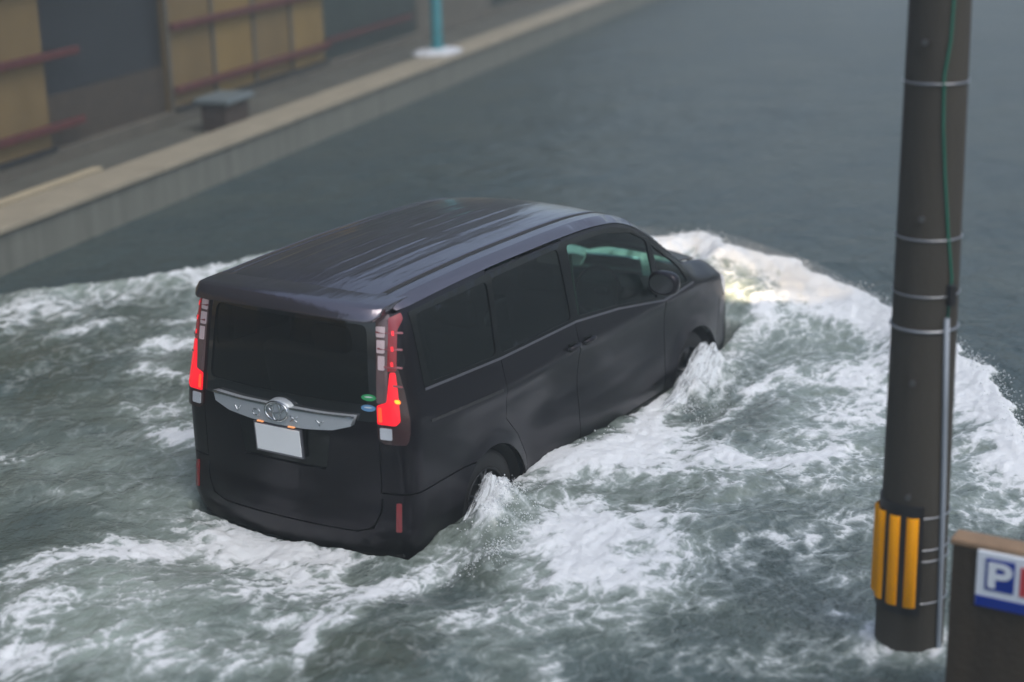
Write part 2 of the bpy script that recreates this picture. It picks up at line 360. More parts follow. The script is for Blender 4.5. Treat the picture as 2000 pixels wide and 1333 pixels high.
# inside test by sign at the car centre
ic = np.argmin(abs(xs-2.3)); jc = np.argmin(abs(ys-0)); sgn = sgn*np.sign(-sgn[ic, jc])   # inside -> negative
endfade = sst(-2.5, .5, X+.25*Y)   # open wake behind
for (cx, cy, a, b, c, d, fd, fm, ft) in FOAM:
    det = a*d-b*c; ux = Xw-cx; uy = Yw-cy
    u = (d*ux-b*uy)/det; v = (-c*ux+a*uy)/det
    w = np.exp(-(np.maximum(u*u+v*v, 1e-9))**1.4*.8)
    D += (fd-D)*w; MK += (fm-MK)*w; TB += (ft-TB)*w
inside = sst(.03, -.03, sgn); bowside0 = sst(2.2, .9, Y)
outside_cut = np.where(X > 2.2, inside, 1.0)*1.0
blend = sst(1.5, 2.6, X); outm = 1-blend*(1-inside)
D *= outm; MK *= outm; TB = TB*outm+.05*(1-outm)
band = np.exp(-(np.maximum(-sgn, 0)/(.28+.20*bowside0))**2)*inside
bowside = sst(2.2, .9, Y)
D = np.maximum(D, band*(.44+.56*bowside)); MK = np.maximum(MK, band*.8)
D = np.maximum(D, .55*np.exp(-((np.hypot(X-.335, Y+3.68)-.2)/.07)**2)); MK = np.maximum(MK, .5*np.exp(-((np.hypot(X-.335, Y+3.68)-.2)/.15)**2))
# splash beside each wheel and along the hull
def blob(cx, cy, rx, ry, rot=0):
    c, s = math.cos(rot), math.sin(rot); dx, dy = X-cx, Y-cy
    return np.exp(-(((dx*c+dy*s)/rx)**2+((-dx*s+dy*c)/ry)**2))
sp = np.zeros(X.shape)
for (cx, cy, rx, ry, rot, h) in SPLASH: sp = np.maximum(sp, h*blob(cx+0, cy, rx, ry, rot))
lump = 1+.45*fbm(X*14, Y*14, 3)+.3*fbm(X*5, Y*5, 2)
D = np.maximum(D, np.clip(sp*7, 0, 1)*.97)
hull = np.maximum(np.maximum(CAR_X0-X, X-CAR_X1), np.abs(Y)-.85)
hd = np.abs(hull)
H = np.full(X.shape, WL)
prof = np.where(sgn > 0, np.exp(-(sgn/.10)**2), np.exp(-(-sgn/.50)**1.5))
endc = sst(2.2, 3.2, X) if False else 1
H += (ch_-WL)*prof*sst(1.8, 3.0, X+0*Y)*1.0
# water piled against the nose, drawn down behind the front wheel and at the tail
H += .22*blob(5.15, 0, .55, 1.1)+.10*blob(4.9, -.9, .5, .5)
H += -.10*blob(3.15, -1.15, .45, .35)-.15*blob(-.25, 0, .55, .9)-.05*blob(0.1, -1.15, .5, .3)
H += .07*blob(1.6, -1.05, .6, .3)+.05*blob(-1.4, .3, .6, .9)+.05*blob(-1.2, -1.6, .5, .8, .5)+.06*blob(1.7, -2.2, .9, .5, -.5)
H += sp*lump
D = np.maximum(D, .86*blob(-.14, .1, .36, .92)); D = np.maximum(D, .68*blob(-.05, -1.05, .5, .22)); MK = np.maximum(MK, .7*blob(-.5, .1, .6, 1.0))
# chop
big = fbm(X*1.1+wx, Y*1.1+wy, 3); mid = fbm(X*3.1+wx*1.5, Y*3.1+wy*1.5, 4); fine = fbm(X*11+wx*3, Y*11+wy*3, 3)
H += near*TB*(.095*big+.042*mid+.008*fine)
rip = fbm(X*2.1, Y*3.0, 3)*.006+fbm(X*6.5+wx, Y*8.5, 3)*.0040
H += rip*sst(30, 8, np.hypot(X, Y))
# foam pattern: lace, streaks, clumps
q1 = fbm(X*1.3+11, Y*1.3, 4); q2 = fbm(X*1.3, Y*1.3-19, 4)
fx = X+.55*q1+.12*fine; fy = Y+.55*q2+.12*mid
ex, ey = .53, -.85
al = fx*ex+fy*ey; ac = -fx*ey+fy*ex
lace = ridg(al*2.0, ac*2.3, 4); lace2 = ridg(al*6.3+5, ac*7.5, 4); cl = fbm(al*1.5, ac*2.1+40, 5); st = fbm(al*5, ac*9+3, 5)
sw = fbm(X*5.5+q1*4, Y*5.5+q2*4, 4); l3 = ridg(al*4.2+1.6*sw, ac*6.5+1.6*st, 3)
tex = .36*(lace-.35)+.26*(lace2-.35)+.34*(l3-.35)+.62*cl+.30*st
raw = (D-.5)*1.9+tex*(.55+.45*(1-np.abs(2*D-1)))
raw = np.where(D < .02, -1.5, raw)
raw = np.minimum(raw, 1.6)
H += near*(.013*sst(-.2, .7, raw)*(1+.9*st+.8*fbm(X*26, Y*26, 3)))
# no water inside the cabin
D_ = None; ins = sst(.0, -.10, hull); H = H*(1-ins)+.12*ins
# follow the pole and kerb: small collar
nx, ny = X.shape
V = np.stack([X, Y, H], -1).reshape(-1, 3)
I = np.arange(nx*ny).reshape(nx, ny); Q = np.stack([I[:-1, :-1], I[1:, :-1], I[1:, 1:], I[:-1, 1:]], -1).reshape(-1, 4)
me = bpy.data.meshes.new('flood_water'); me.vertices.add(len(V)); me.vertices.foreach_set('co', V.astype(np.float32).ravel())
me.loops.add(Q.size); me.loops.foreach_set('vertex_index', Q.ravel().astype(np.int32))
me.polygons.add(len(Q)); me.polygons.foreach_set('loop_start', (np.arange(len(Q))*4).astype(np.int32))
me.polygons.foreach_set('use_smooth', np.ones(len(Q), bool)); me.update(calc_edges=True)
for nm, arr in (('foam', raw), ('milk', MK), ('turb', TB)):
    at = me.attributes.new(nm, 'FLOAT', 'POINT'); at.data.foreach_set('value', arr.ravel().astype(np.float32))
water = bpy.data.objects.new('flood_water', me); COL.objects.link(water); water['kind'] = 'structure'
def height_at(x, y):
    i = int(np.clip(np.searchsorted(xs, x), 1, nx-1)); j = int(np.clip(np.searchsorted(ys, y), 1, ny-1)); return float(H[i, j])

m = bpy.data.materials.new('flood_water'); m.use_nodes = True; t = m.node_tree; b = t.nodes['Principled BSDF']; L = t.links.new; N = t.nodes.new
def attr(n): a = N('ShaderNodeAttribute'); a.attribute_name = n; return a.outputs['Fac']
def mth(op, a, b_=None, c=None):
    n = N('ShaderNodeMath'); n.operation = op
    for i, v in enumerate((a, b_, c)):
        if v is None: continue
        if isinstance(v, (int, float)): n.inputs[i].default_value = v
        else: L(v, n.inputs[i])
    return n.outputs[0]
def mrange(v, a, b_, c=0, d=1):
    n = N('ShaderNodeMapRange'); n.interpolation_type = 'SMOOTHSTEP'; n.inputs[1].default_value = a; n.inputs[2].default_value = b_; n.inputs[3].default_value = c; n.inputs[4].default_value = d; L(v, n.inputs[0]); return n.outputs[0]
def mixc(f, a, b_):
    n = N('ShaderNodeMix'); n.data_type = 'RGBA'; L(f, n.inputs[0])
    for i, v in ((6, a), (7, b_)):
        if isinstance(v, tuple): n.inputs[i].default_value = (*v, 1)
        else: L(v, n.inputs[i])
    return n.outputs[2]
geo = N('ShaderNodeNewGeometry'); pos = geo.outputs['Position']
def noise(scale, det=5, dist=0, vec=pos, rough=.5):
    n = N('ShaderNodeTexNoise'); n.inputs['Scale'].default_value = scale; n.inputs['Detail'].default_value = det; n.inputs['Distortion'].default_value = dist; n.inputs['Roughness'].default_value = rough; L(vec, n.inputs[0]); return n.outputs[0]
mp = N('ShaderNodeMapping'); mp.inputs['Rotation'].default_value = (0, 0, R(58)); mp.inputs['Scale'].default_value = (1, 1.7, 1); L(pos, mp.inputs[0])
nf = noise(24, 5, .8, mp.outputs[0], .6)
def vadd(v, tex_col, amt):
    a = N('ShaderNodeVectorMath'); a.operation = 'SUBTRACT'; L(tex_col, a.inputs[0]); a.inputs[1].default_value = (.5, .5, .5)
    b2 = N('ShaderNodeVectorMath'); b2.operation = 'MULTIPLY_ADD'; L(a.outputs[0], b2.inputs[0]); b2.inputs[1].default_value = (amt, amt, 0); L(v, b2.inputs[2]); return b2.outputs[0]
def ncol(scale, det=3):
    n = N('ShaderNodeTexNoise'); n.inputs['Scale'].default_value = scale; n.inputs['Detail'].default_value = det; L(pos, n.inputs[0]); return n.outputs['Color']
wv = vadd(vadd(mp.outputs[0], ncol(2.2, 4), .75), ncol(9, 3), .14)
flat2 = N('ShaderNodeVectorMath'); flat2.operation = 'MULTIPLY'; flat2.inputs[1].default_value = (1, 1, 0); L(wv, flat2.inputs[0])
def edge(scale):
    v = N('ShaderNodeTexVoronoi'); v.voronoi_dimensions = '2D'; v.feature = 'DISTANCE_TO_EDGE'; v.inputs['Scale'].default_value = scale; L(flat2.outputs[0], v.inputs['Vector']); return v.outputs['Distance']
e1 = edge(4.5); e2 = edge(12)
lacev = mth('ADD', mth('MULTIPLY', e1, 1.6), mth('MULTIPLY', e2, .6))
foamv = mth('SUBTRACT', mth('ADD', mth('ADD', mth('MULTIPLY', attr('foam'), 1.25), .24), mth('MULTIPLY', mth('SUBTRACT', nf, .5), .5)), lacev)
foam = mrange(foamv, -.20, .68)
thin = mrange(foamv, -.80, .42)
milk = mth('MULTIPLY', attr('milk'), mrange(noise(1.6, 4), .3, .7, .55, 1.0))
calm = mixc(mrange(noise(.8, 4, .5), .35, .65), (.044, .070, .074), (.060, .084, .080))
tb = mth('MULTIPLY', attr('turb'), mrange(noise(1.3, 4, .6), .35, .65, .3, 1.0)); side_ = N('ShaderNodeSeparateXYZ'); L(pos, side_.inputs[0])
dark = mixc(tb, calm, (.064, .078, .056))
murk = mixc(milk, dark, (.36, .43, .375))
murk2 = mixc(mth('MULTIPLY', thin, .75), murk, (.40, .45, .43))
col = mixc(foam, murk2, (.76, .79, .795))
L(col, b.inputs['Base Color'])
L(mrange(foam, 0, 1, .10, .75), b.inputs['Roughness'])
b.inputs['IOR'].default_value = 1.333
b.inputs['Subsurface Weight'].default_value = 0
rp = noise(9, 5, .4); r2 = noise(38, 4, .2); r3 = noise(3.1, 4)
dropv = N('ShaderNodeTexVoronoi'); dropv.inputs['Scale'].default_value = 26; L(pos, dropv.inputs[0])
ring = mth('MULTIPLY', mth('SINE', mth('MULTIPLY', dropv.outputs['Distance'], 26)), mrange(dropv.outputs['Distance'], .0, .42, 1, 0))
r4 = mth('MULTIPLY', mth('MULTIPLY', noise(1.15, 4, .6), 9.0), mrange(noise(.22, 3), .35, .65, .25, 1.0))
hgt0 = mth('ADD', mth('ADD', mth('MULTIPLY', rp, 1.3), mth('MULTIPLY', r2, .45)), mth('ADD', mth('MULTIPLY', mth('MULTIPLY', ring, mrange(attr('turb'), .08, .35, 1, .05)), .45), mth('MULTIPLY', r3, 3.0)))
hgt = mth('ADD', hgt0, r4)
bp = N('ShaderNodeBump'); L(mth('MULTIPLY', mrange(foamv, -.9, .3, 1.0, .12), mrange(attr('turb'), .1, .8, 1.0, .6)), bp.inputs['Strength']); bp.inputs['Distance'].default_value = .028; L(hgt, bp.inputs['Height'])
bf = N('ShaderNodeBump'); bf.inputs['Distance'].default_value = .014; L(mth('MULTIPLY', foam, .35), bf.inputs['Strength']); L(noise(45, 6, .5, mp.outputs[0], .65), bf.inputs['Height']); L(bp.outputs[0], bf.inputs['Normal'])
L(bf.outputs[0], b.inputs['Normal'])
me.materials.append(m)

# foam droplets thrown up along the crest and at the wheels
ico = bmesh.new(); bmesh.ops.create_icosphere(ico, subdivisions=1, radius=1)
IV = np.array([v.co[:] for v in ico.verts]); IF = np.array([[v.index for v in f.verts] for f in ico.faces]); ico.free()
pts = []
def spray(cx, cy, cz, n, sx, sy, sz, r0=.003, r1=.012):
    for _ in range(n):
        x = cx+random.gauss(0, sx); y = cy+random.gauss(0, sy); z = cz+abs(random.gauss(0, sz)); pts.append((x, y, z, r0+(r1-r0)*random.random()**3))
for (a, b_) in zip(BOW[:-1], BOW[1:]):
    for k in range(14):
        tt = random.random(); x = a[0]+(b_[0]-a[0])*tt-.03; y = a[1]+(b_[1]-a[1])*tt; spray(x, y, height_at(x, y)-.01, 20, .06, .06, .022, .002, .006)
for (cx, cy, rx, ry, rot, h) in SPLASH:
    for k in range(22):
        x = cx+random.gauss(0, rx*.55); y = cy-abs(random.gauss(0, ry*.7)); spray(x, y, height_at(x, y)-.01, 22, .03, .03, .02, .002, .006)
for k in range(20):
    x = random.uniform(.2, 3.6); y = -.95-abs(random.gauss(0, .12)); spray(x, y, height_at(x, y), 8, .06, .05, .02, .002, .006)
pa = np.array(pts); n_ = len(pa)
VV = (IV[None]*pa[:, 3][:, None, None]*RNG.uniform(.6, 1.4, (n_, 1, 3))+pa[:, None, :3]).reshape(-1, 3); FF = (IF[None]+(np.arange(n_)*len(IV))[:, None, None]).reshape(-1, 3)
sm_ = bpy.data.meshes.new('spray_droplets'); sm_.vertices.add(len(VV)); sm_.vertices.foreach_set('co', VV.astype(np.float32).ravel()); sm_.loops.add(FF.size); sm_.loops.foreach_set('vertex_index', FF.ravel().astype(np.int32))
sm_.polygons.add(len(FF)); sm_.polygons.foreach_set('loop_start', (np.arange(len(FF))*3).astype(np.int32)); sm_.polygons.foreach_set('use_smooth', np.ones(len(FF), bool)); sm_.update(calc_edges=True)
sm_.materials.append(mat('foam_spray', (.72, .75, .755), .6, var=.05))
so_ = bpy.data.objects.new('spray', sm_); COL.objects.link(so_)
tag(so_, 'white spray flung up along the bow wave and beside the van wheels', 'spray', kind='stuff')

# thin torn sheets of water thrown off the near wheels
sm2, t2, b2 = newmat('splash_sheet'); setp(b2, base=(.70, .74, .75), rough=.4); tc2 = t2.nodes.new('ShaderNodeTexCoord')
m2_ = t2.nodes.new('ShaderNodeMapping'); m2_.inputs['Scale'].default_value = (7, 16, 1); t2.links.new(tc2.outputs['UV'], m2_.inputs[0])
n2_ = t2.nodes.new('ShaderNodeTexNoise'); n2_.inputs['Scale'].default_value = 1; n2_.inputs['Detail'].default_value = 7; n2_.inputs['Roughness'].default_value = .68; n2_.inputs['Distortion'].default_value = .7; t2.links.new(m2_.outputs[0], n2_.inputs[0])
at2 = t2.nodes.new('ShaderNodeAttribute'); at2.attribute_name = 'cover'
s2_ = t2.nodes.new('ShaderNodeMath'); s2_.operation = 'ADD'; t2.links.new(n2_.outputs[0], s2_.inputs[0]); t2.links.new(at2.outputs['Fac'], s2_.inputs[1])
r2_ = t2.nodes.new('ShaderNodeMapRange'); r2_.inputs[1].default_value = .88; r2_.inputs[2].default_value = 1.06; t2.links.new(s2_.outputs[0], r2_.inputs[0]); t2.links.new(r2_.outputs[0], b2.inputs['Alpha'])
bb2 = t2.nodes.new('ShaderNodeBump'); bb2.inputs['Strength'].default_value = .8; bb2.inputs['Distance'].default_value = .02; t2.links.new(n2_.outputs[0], bb2.inputs['Height']); t2.links.new(bb2.outputs[0], b2.inputs['Normal'])
def sheet(path, wid, seed, lift):
    P_ = np.array(path, float); nu, nv = 70, 26; tu = np.linspace(0, 1, nu); seg = np.linspace(0, 1, len(P_))
    C_ = np.stack([np.interp(tu, seg, P_[:, k]) for k in range(3)], 1); V = []; cov = []; uv = []
    for i in range(nu):
        for j in range(nv):
            v = j/(nv-1); w = wid*(.55+.45*math.sin(math.pi*min(1, tu[i]*.9+.15))); q = float(fbm(np.array(tu[i]*7+seed), np.array(v*3+seed), 4))
            y = C_[i, 1]+.06-w*v; z = C_[i, 2]+lift*math.sin(math.pi*(v*.8+.1))-.55*w*v*v*1.6+q*.05; x = C_[i, 0]+q*.05
            V.append((x, y, z)); ed = min(1, 4*v+.15)*min(1, 3.2*(1-v))*min(1, 8*tu[i]+.2)*min(1, 5*(1-tu[i])); cov.append(-.02+.57*ed**.6); uv.append((tu[i]+seed*3.1, v*.5+seed))
    Fc = [(i*nv+j, (i+1)*nv+j, (i+1)*nv+j+1, i*nv+j+1) for i in range(nu-1) for j in range(nv-1)]
    return V, Fc, cov, uv
def wheel_splash(paths, label):
    V = []; Fc = []; cov = []; uv = []
    for a_ in paths: v_, f_, c_, u_ = sheet(*a_); n0 = len(V); V += v_; Fc += [tuple(k+n0 for k in f) for f in f_]; cov += c_; uv += u_
    o = mesh_obj('wheel_splash', V, Fc, sm2); me_ = o.data; at = me_.attributes.new('cover', 'FLOAT', 'POINT'); at.data.foreach_set('value', cov)
    ul = me_.uv_layers.new(name='UVMap'); li = np.zeros(len(me_.loops), int); me_.loops.foreach_get('vertex_index', li); ul.data.foreach_set('uv', np.array(uv)[li].astype(np.float32).ravel())
    tag(o, label, 'splash', kind='stuff')
FP = [(3.90, -.90, .50), (3.74, -.92, .53), (3.50, -.94, .45), (3.22, -.97, .33), (2.8, -1.0, .25)]
RP = [(.90, -.90, .48), (.78, -.92, .52), (.60, -.95, .42), (.36, -.98, .30), (.02, -1.02, .22)]
wheel_splash([(FP, .24, 1.3, .05), ([(x+.03, y-.04, z-.03) for x, y, z in FP], .22, 4.7, .07), ([(x-.06, y-.07, z-.07) for x, y, z in FP], .24, 8.1, .04)], 'torn white sheet of water thrown off the front right wheel')
wheel_splash([(RP, .20, 2.3, .05), ([(x+.02, y-.04, z-.03) for x, y, z in RP], .20, 6.7, .07), ([(x-.05, y-.07, z-.07) for x, y, z in RP], .22, 9.1, .04)], 'torn white sheet of water thrown off the rear right wheel')

# ------------------------------------------------------------------ the van body surface
def I1(x, xp, fp): return np.interp(x, xp, fp)
def pch(xp, fp):
    xp = np.array(xp, float); fp = np.array(fp, float); h = np.diff(xp); dl = np.diff(fp)/h; d = np.zeros(len(xp)); d[0] = dl[0]; d[-1] = dl[-1]
    for i in range(1, len(xp)-1):
        if dl[i-1]*dl[i] > 0: w1 = 2*h[i]+h[i-1]; w2 = h[i]+2*h[i-1]; d[i] = (w1+w2)/(w1/dl[i-1]+w2/dl[i])
    def f(x):
        x = np.clip(x, xp[0], xp[-1]); i = np.clip(np.searchsorted(xp, x)-1, 0, len(xp)-2); t = (x-xp[i])/h[i]
        return fp[i]*(1+2*t)*(1-t)**2+d[i]*h[i]*t*(1-t)**2+fp[i+1]*t*t*(3-2*t)+d[i+1]*h[i]*t*t*(t-1)
    return f
f_xr = pch([.2, .3, .42, .5, .6, .9, 1.1, 1.3, 1.5, 1.68, 1.74, 1.80], [.06, .0, -.03, -.025, -.01, -.01, 0.0, .02, .045, .075, .09, .12])
f_w = pch([.2, .35, .6, .9, 1.05, 1.13, 1.2, 1.4, 1.60, 1.66, 1.70, 1.735, 1.755, 1.765], [.81, .835, .846, .8475, .842, .828, .812, .78, .747, .734, .719, .696, .668, .64])
f_xf = pch([.2, .3, .45, .6, .75, .85, .93, 1.0, 1.06, 1.12, 1.2, 1.8], [4.52, 4.62, 4.68, 4.69, 4.68, 4.66, 4.61, 4.53, 4.45, 4.40, 4.38, 4.38])
f_ze = pch([-.1, .05, .3, .8, 1.3, 1.9, 2.3, 2.7, 2.95, 3.2, 3.45, 3.7, 3.88, 4.05, 4.25, 4.42, 4.55, 4.7], [1.72, 1.735, 1.755, 1.775, 1.785, 1.782, 1.772, 1.738, 1.675, 1.56, 1.405, 1.24, 1.155, 1.125, 1.085, 1.03, .96, .86])
RC, XM, NF = .13, 3.85, 4.2
CX = {'rear': (.92, .32), 'front': (3.77, .32)}; RA = .37
def Psurf(s, z):
    """signed address s -> 3D; s>0 is the right-hand side (negative y)"""
    s = np.asarray(s, float); z = np.asarray(z, float); sg = np.where(s >= 0, -1., 1.); a = np.abs(s)
    xr = f_xr(z)
    def wz(x):
        ze = f_ze(x); zs = np.minimum(1.2, ze-.12); zz = np.where(z > zs, zs+(z-zs)/(ze-zs)*(1.765-zs), z); return f_w(np.minimum(zz, 1.765))
    x = np.zeros_like(a); y = np.zeros_like(a)
    w0 = wz(np.full_like(a, .15)); yc = w0-RC; cx = xr+.075+RC
    t = np.clip(a/.7, 0, 1); rear = a <= .7; yr_ = t*yc
    x = np.where(rear, xr+.075*t**2.2, x); y = np.where(rear, yr_, y)
    cor = (a > .7) & (a <= .92); ph = np.clip((a-.7)/.22, 0, 1)*math.pi/2
    x = np.where(cor, cx-RC*np.cos(ph), x); y = np.where(cor, yc+RC*np.sin(ph), y)
    sid = (a > .92) & (a <= 4.3); u = np.clip((a-.92)/3.38, 0, 1); xs_ = cx+(XM-cx)*u
    x = np.where(sid, xs_, x)
    fro = a > 4.3; th = np.clip((a-4.3)/1.0, 0, 1)*math.pi/2; xf = f_xf(z); xx = XM+(xf-XM)*np.sin(th)**(2/NF); fy = np.cos(th)**(2/NF)
    x = np.where(fro, xx, x)
    ws = wz(x)
    # sculpting of the side
    sc_ = .014*np.exp(-((z-1.0)/.05)**2)*sst(.2, .6, x)*sst(4.4, 3.4, x)-.020*np.exp(-((z-.70-.03*x)/.15)**2)*sst(1.0, 1.6, x)*sst(3.5, 3.0, x)+.010*np.exp(-((z-.42)/.08)**2)
    for (ax_, az_) in CX.values():
        dd = np.hypot(x-ax_, z-az_); sc_ = sc_+.020*np.exp(-((dd-RA)/.055)**2)
    y = np.where(sid, ws+sc_, y); y = np.where(fro, (ws+sc_*np.clip(fy, 0, 1))*fy, y)
    y = np.where(cor, y+sc_*np.sin(ph), y)
    return np.stack([x, sg*y, z], -1)
def Nsurf(s, z, e=.004):
    s = np.asarray(s, float); z = np.asarray(z, float)
    a = Psurf(s+e, z)-Psurf(s-e, z); b = Psurf(s, z+e)-Psurf(s, z-e); n = np.cross(a, b); n /= np.linalg.norm(n, axis=-1, keepdims=True)+1e-12
    c = Psurf(s, z); d = c-np.array([2.3, 0, .8])
    flip = np.sign((n*d*np.array([1, 1, .2])).sum(-1, keepdims=True)); return n*flip
def sy(y, z):   # rear-face address from |y|
    w0 = float(f_w(min(1.765, z))); zz = z
    ze = float(f_ze(.15)); zs = min(1.2, ze-.12)
    if z > zs: zz = zs+(z-zs)/(ze-zs)*(1.765-zs)
    yc = float(f_w(min(zz, 1.765)))-RC; a = abs(y)
    s = a/yc*.7 if a <= yc else .7+math.asin(min(1, (a-yc)/RC))/(math.pi/2)*.22
    return -s if y > 0 else s       # y>0 is left
def sx(x, z):
    cx = float(f_xr(z))+.075+RC
    if x < cx: return .7+math.acos(min(1, max(0, (cx-x)/RC)))/(math.pi/2)*.22
    if x <= XM: return .92+(x-cx)/(XM-cx)*3.38
    xf = float(f_xf(z)); q = min(1, (x-XM)/(xf-XM)); return 4.3+math.asin(q**(NF/2))/(math.pi/2)
def inpoly(P, poly):
    P = np.asarray(P); x, y = P[:, 0], P[:, 1]; c = np.zeros(len(P), bool); n = len(poly)
    for i in range(n):
        x1, y1 = poly[i]; x2, y2 = poly[(i+1) % n]
        m = ((y1 > y) != (y2 > y)) & (x < (x2-x1)*(y-y1)/((y2-y1) if y2 != y1 else 1e-12)+x1); c ^= m
    return c
def dens(pts, h=.03, conv=None):
    out = []
    n = len(pts)
    for i in range(n):
        a = np.array(pts[i], float); b = np.array(pts[(i+1) % n], float); k = max(1, int(np.hypot(*(b-a))/h))
        for j in range(k):
            p = a+(b-a)*j/k; out.append(conv(*p) if conv else tuple(p))
    return out
def rnd(pts, r=.03, k=4):
    out = []; n = len(pts)
    for i in range(n):
        p = np.array(pts[i], float); a = np.array(pts[i-1], float)-p; b = np.array(pts[(i+1) % n], float)-p
        la, lb = np.hypot(*a), np.hypot(*b); q = min(r, la*.45, lb*.45); s = p+a/la*q; e = p+b/lb*q
        for j in range(k+1): t_ = j/k; out.append(tuple((1-t_)**2*s+2*t_*(1-t_)*p+t_*t_*e))
    return out
def cdt(outer, holes, hx, hy):
    polys = [outer]+holes; V = []; E = []
    for pl in polys:
        n0 = len(V); V += [Vector(p) for p in pl]; E += [(n0+i, n0+(i+1) % len(pl)) for i in range(len(pl))]
    o = np.array(outer); g = np.stack(np.meshgrid(np.arange(o[:, 0].min()+hx*.5, o[:, 0].max(), hx), np.arange(o[:, 1].min()+hy*.5, o[:, 1].max(), hy)), -1).reshape(-1, 2)
    if len(g):
        ok = inpoly(g, outer)
        for h in holes: ok &= ~inpoly(g, h)
        B = np.array([tuple(v) for v in V]); g = g[ok]
        if len(g):
            dm = np.min(np.abs(g[:, None, 0]-B[None, :, 0])/hx+np.abs(g[:, None, 1]-B[None, :, 1])/hy, axis=1); g = g[dm > .45]
        V += [Vector(p) for p in g]
    r = delaunay_2d_cdt(V, E, [], 0, 1e-6); vs = np.array([tuple(v) for v in r[0]]); fs = [tuple(f) for f in r[2]]
    c = np.array([vs[list(f)].mean(0) for f in fs]); ok = inpoly(c, outer)
    for h in holes: ok &= ~inpoly(c, h)
    return vs, [f for f, k in zip(fs, ok) if k]
def panel(name, outer, mat_, parent, holes=(), off=0., rim=.014, hs=.045, hz=.035, surf=Psurf, norm=Nsurf):
    vs, fs = cdt(outer, [list(h) for h in holes], hs, hz)
    P = surf(vs[:, 0], vs[:, 1]); Nn = norm(vs[:, 0], vs[:, 1]); A = P+Nn*off
    # orient faces outward
    F2 = []
    for f in fs:
        n = np.cross(A[f[1]]-A[f[0]], A[f[2]]-A[f[0]]); F2.append(f if n@Nn[f[0]] > 0 else f[::-1])
    cnt = {}
    for f in F2:
        for i in range(3): e = (f[i], f[(i+1) % 3]); cnt[e] = 1
    be = [e for e in cnt if (e[1], e[0]) not in cnt]
    V = [tuple(p) for p in A]; idx = {}; F3 = list(F2)
    n0 = len(V); Bv = P+Nn*(off-rim)
    for e in be:
        for k in e:
            if k not in idx: idx[k] = (len(V), len(V)+1); V.append(tuple(A[k])); V.append(tuple(Bv[k]))
        a, b = e; F3.append((idx[b][0], idx[a][0], idx[a][1], idx[b][1]))
    return mesh_obj(name, V, F3, mat_, parent)
def mir(pl): return [(-s, z) for s, z in pl][::-1]

van = empty('minivan', (0, 0, 0))
tag(van, 'dark aubergine minivan driving away through foaming flood water with tail lamps lit', 'minivan')
X2 = lambda x, z: (sx(x, z), z)
def arch(which, a0, a1, r=RA, n=18):
    cx, cz = CX[which]; return [(cx+r*math.cos(R(a0+(a1-a0)*i/n)), cz+r*math.sin(R(a0+(a1-a0)*i/n))) for i in range(n+1)]
ZB = .22
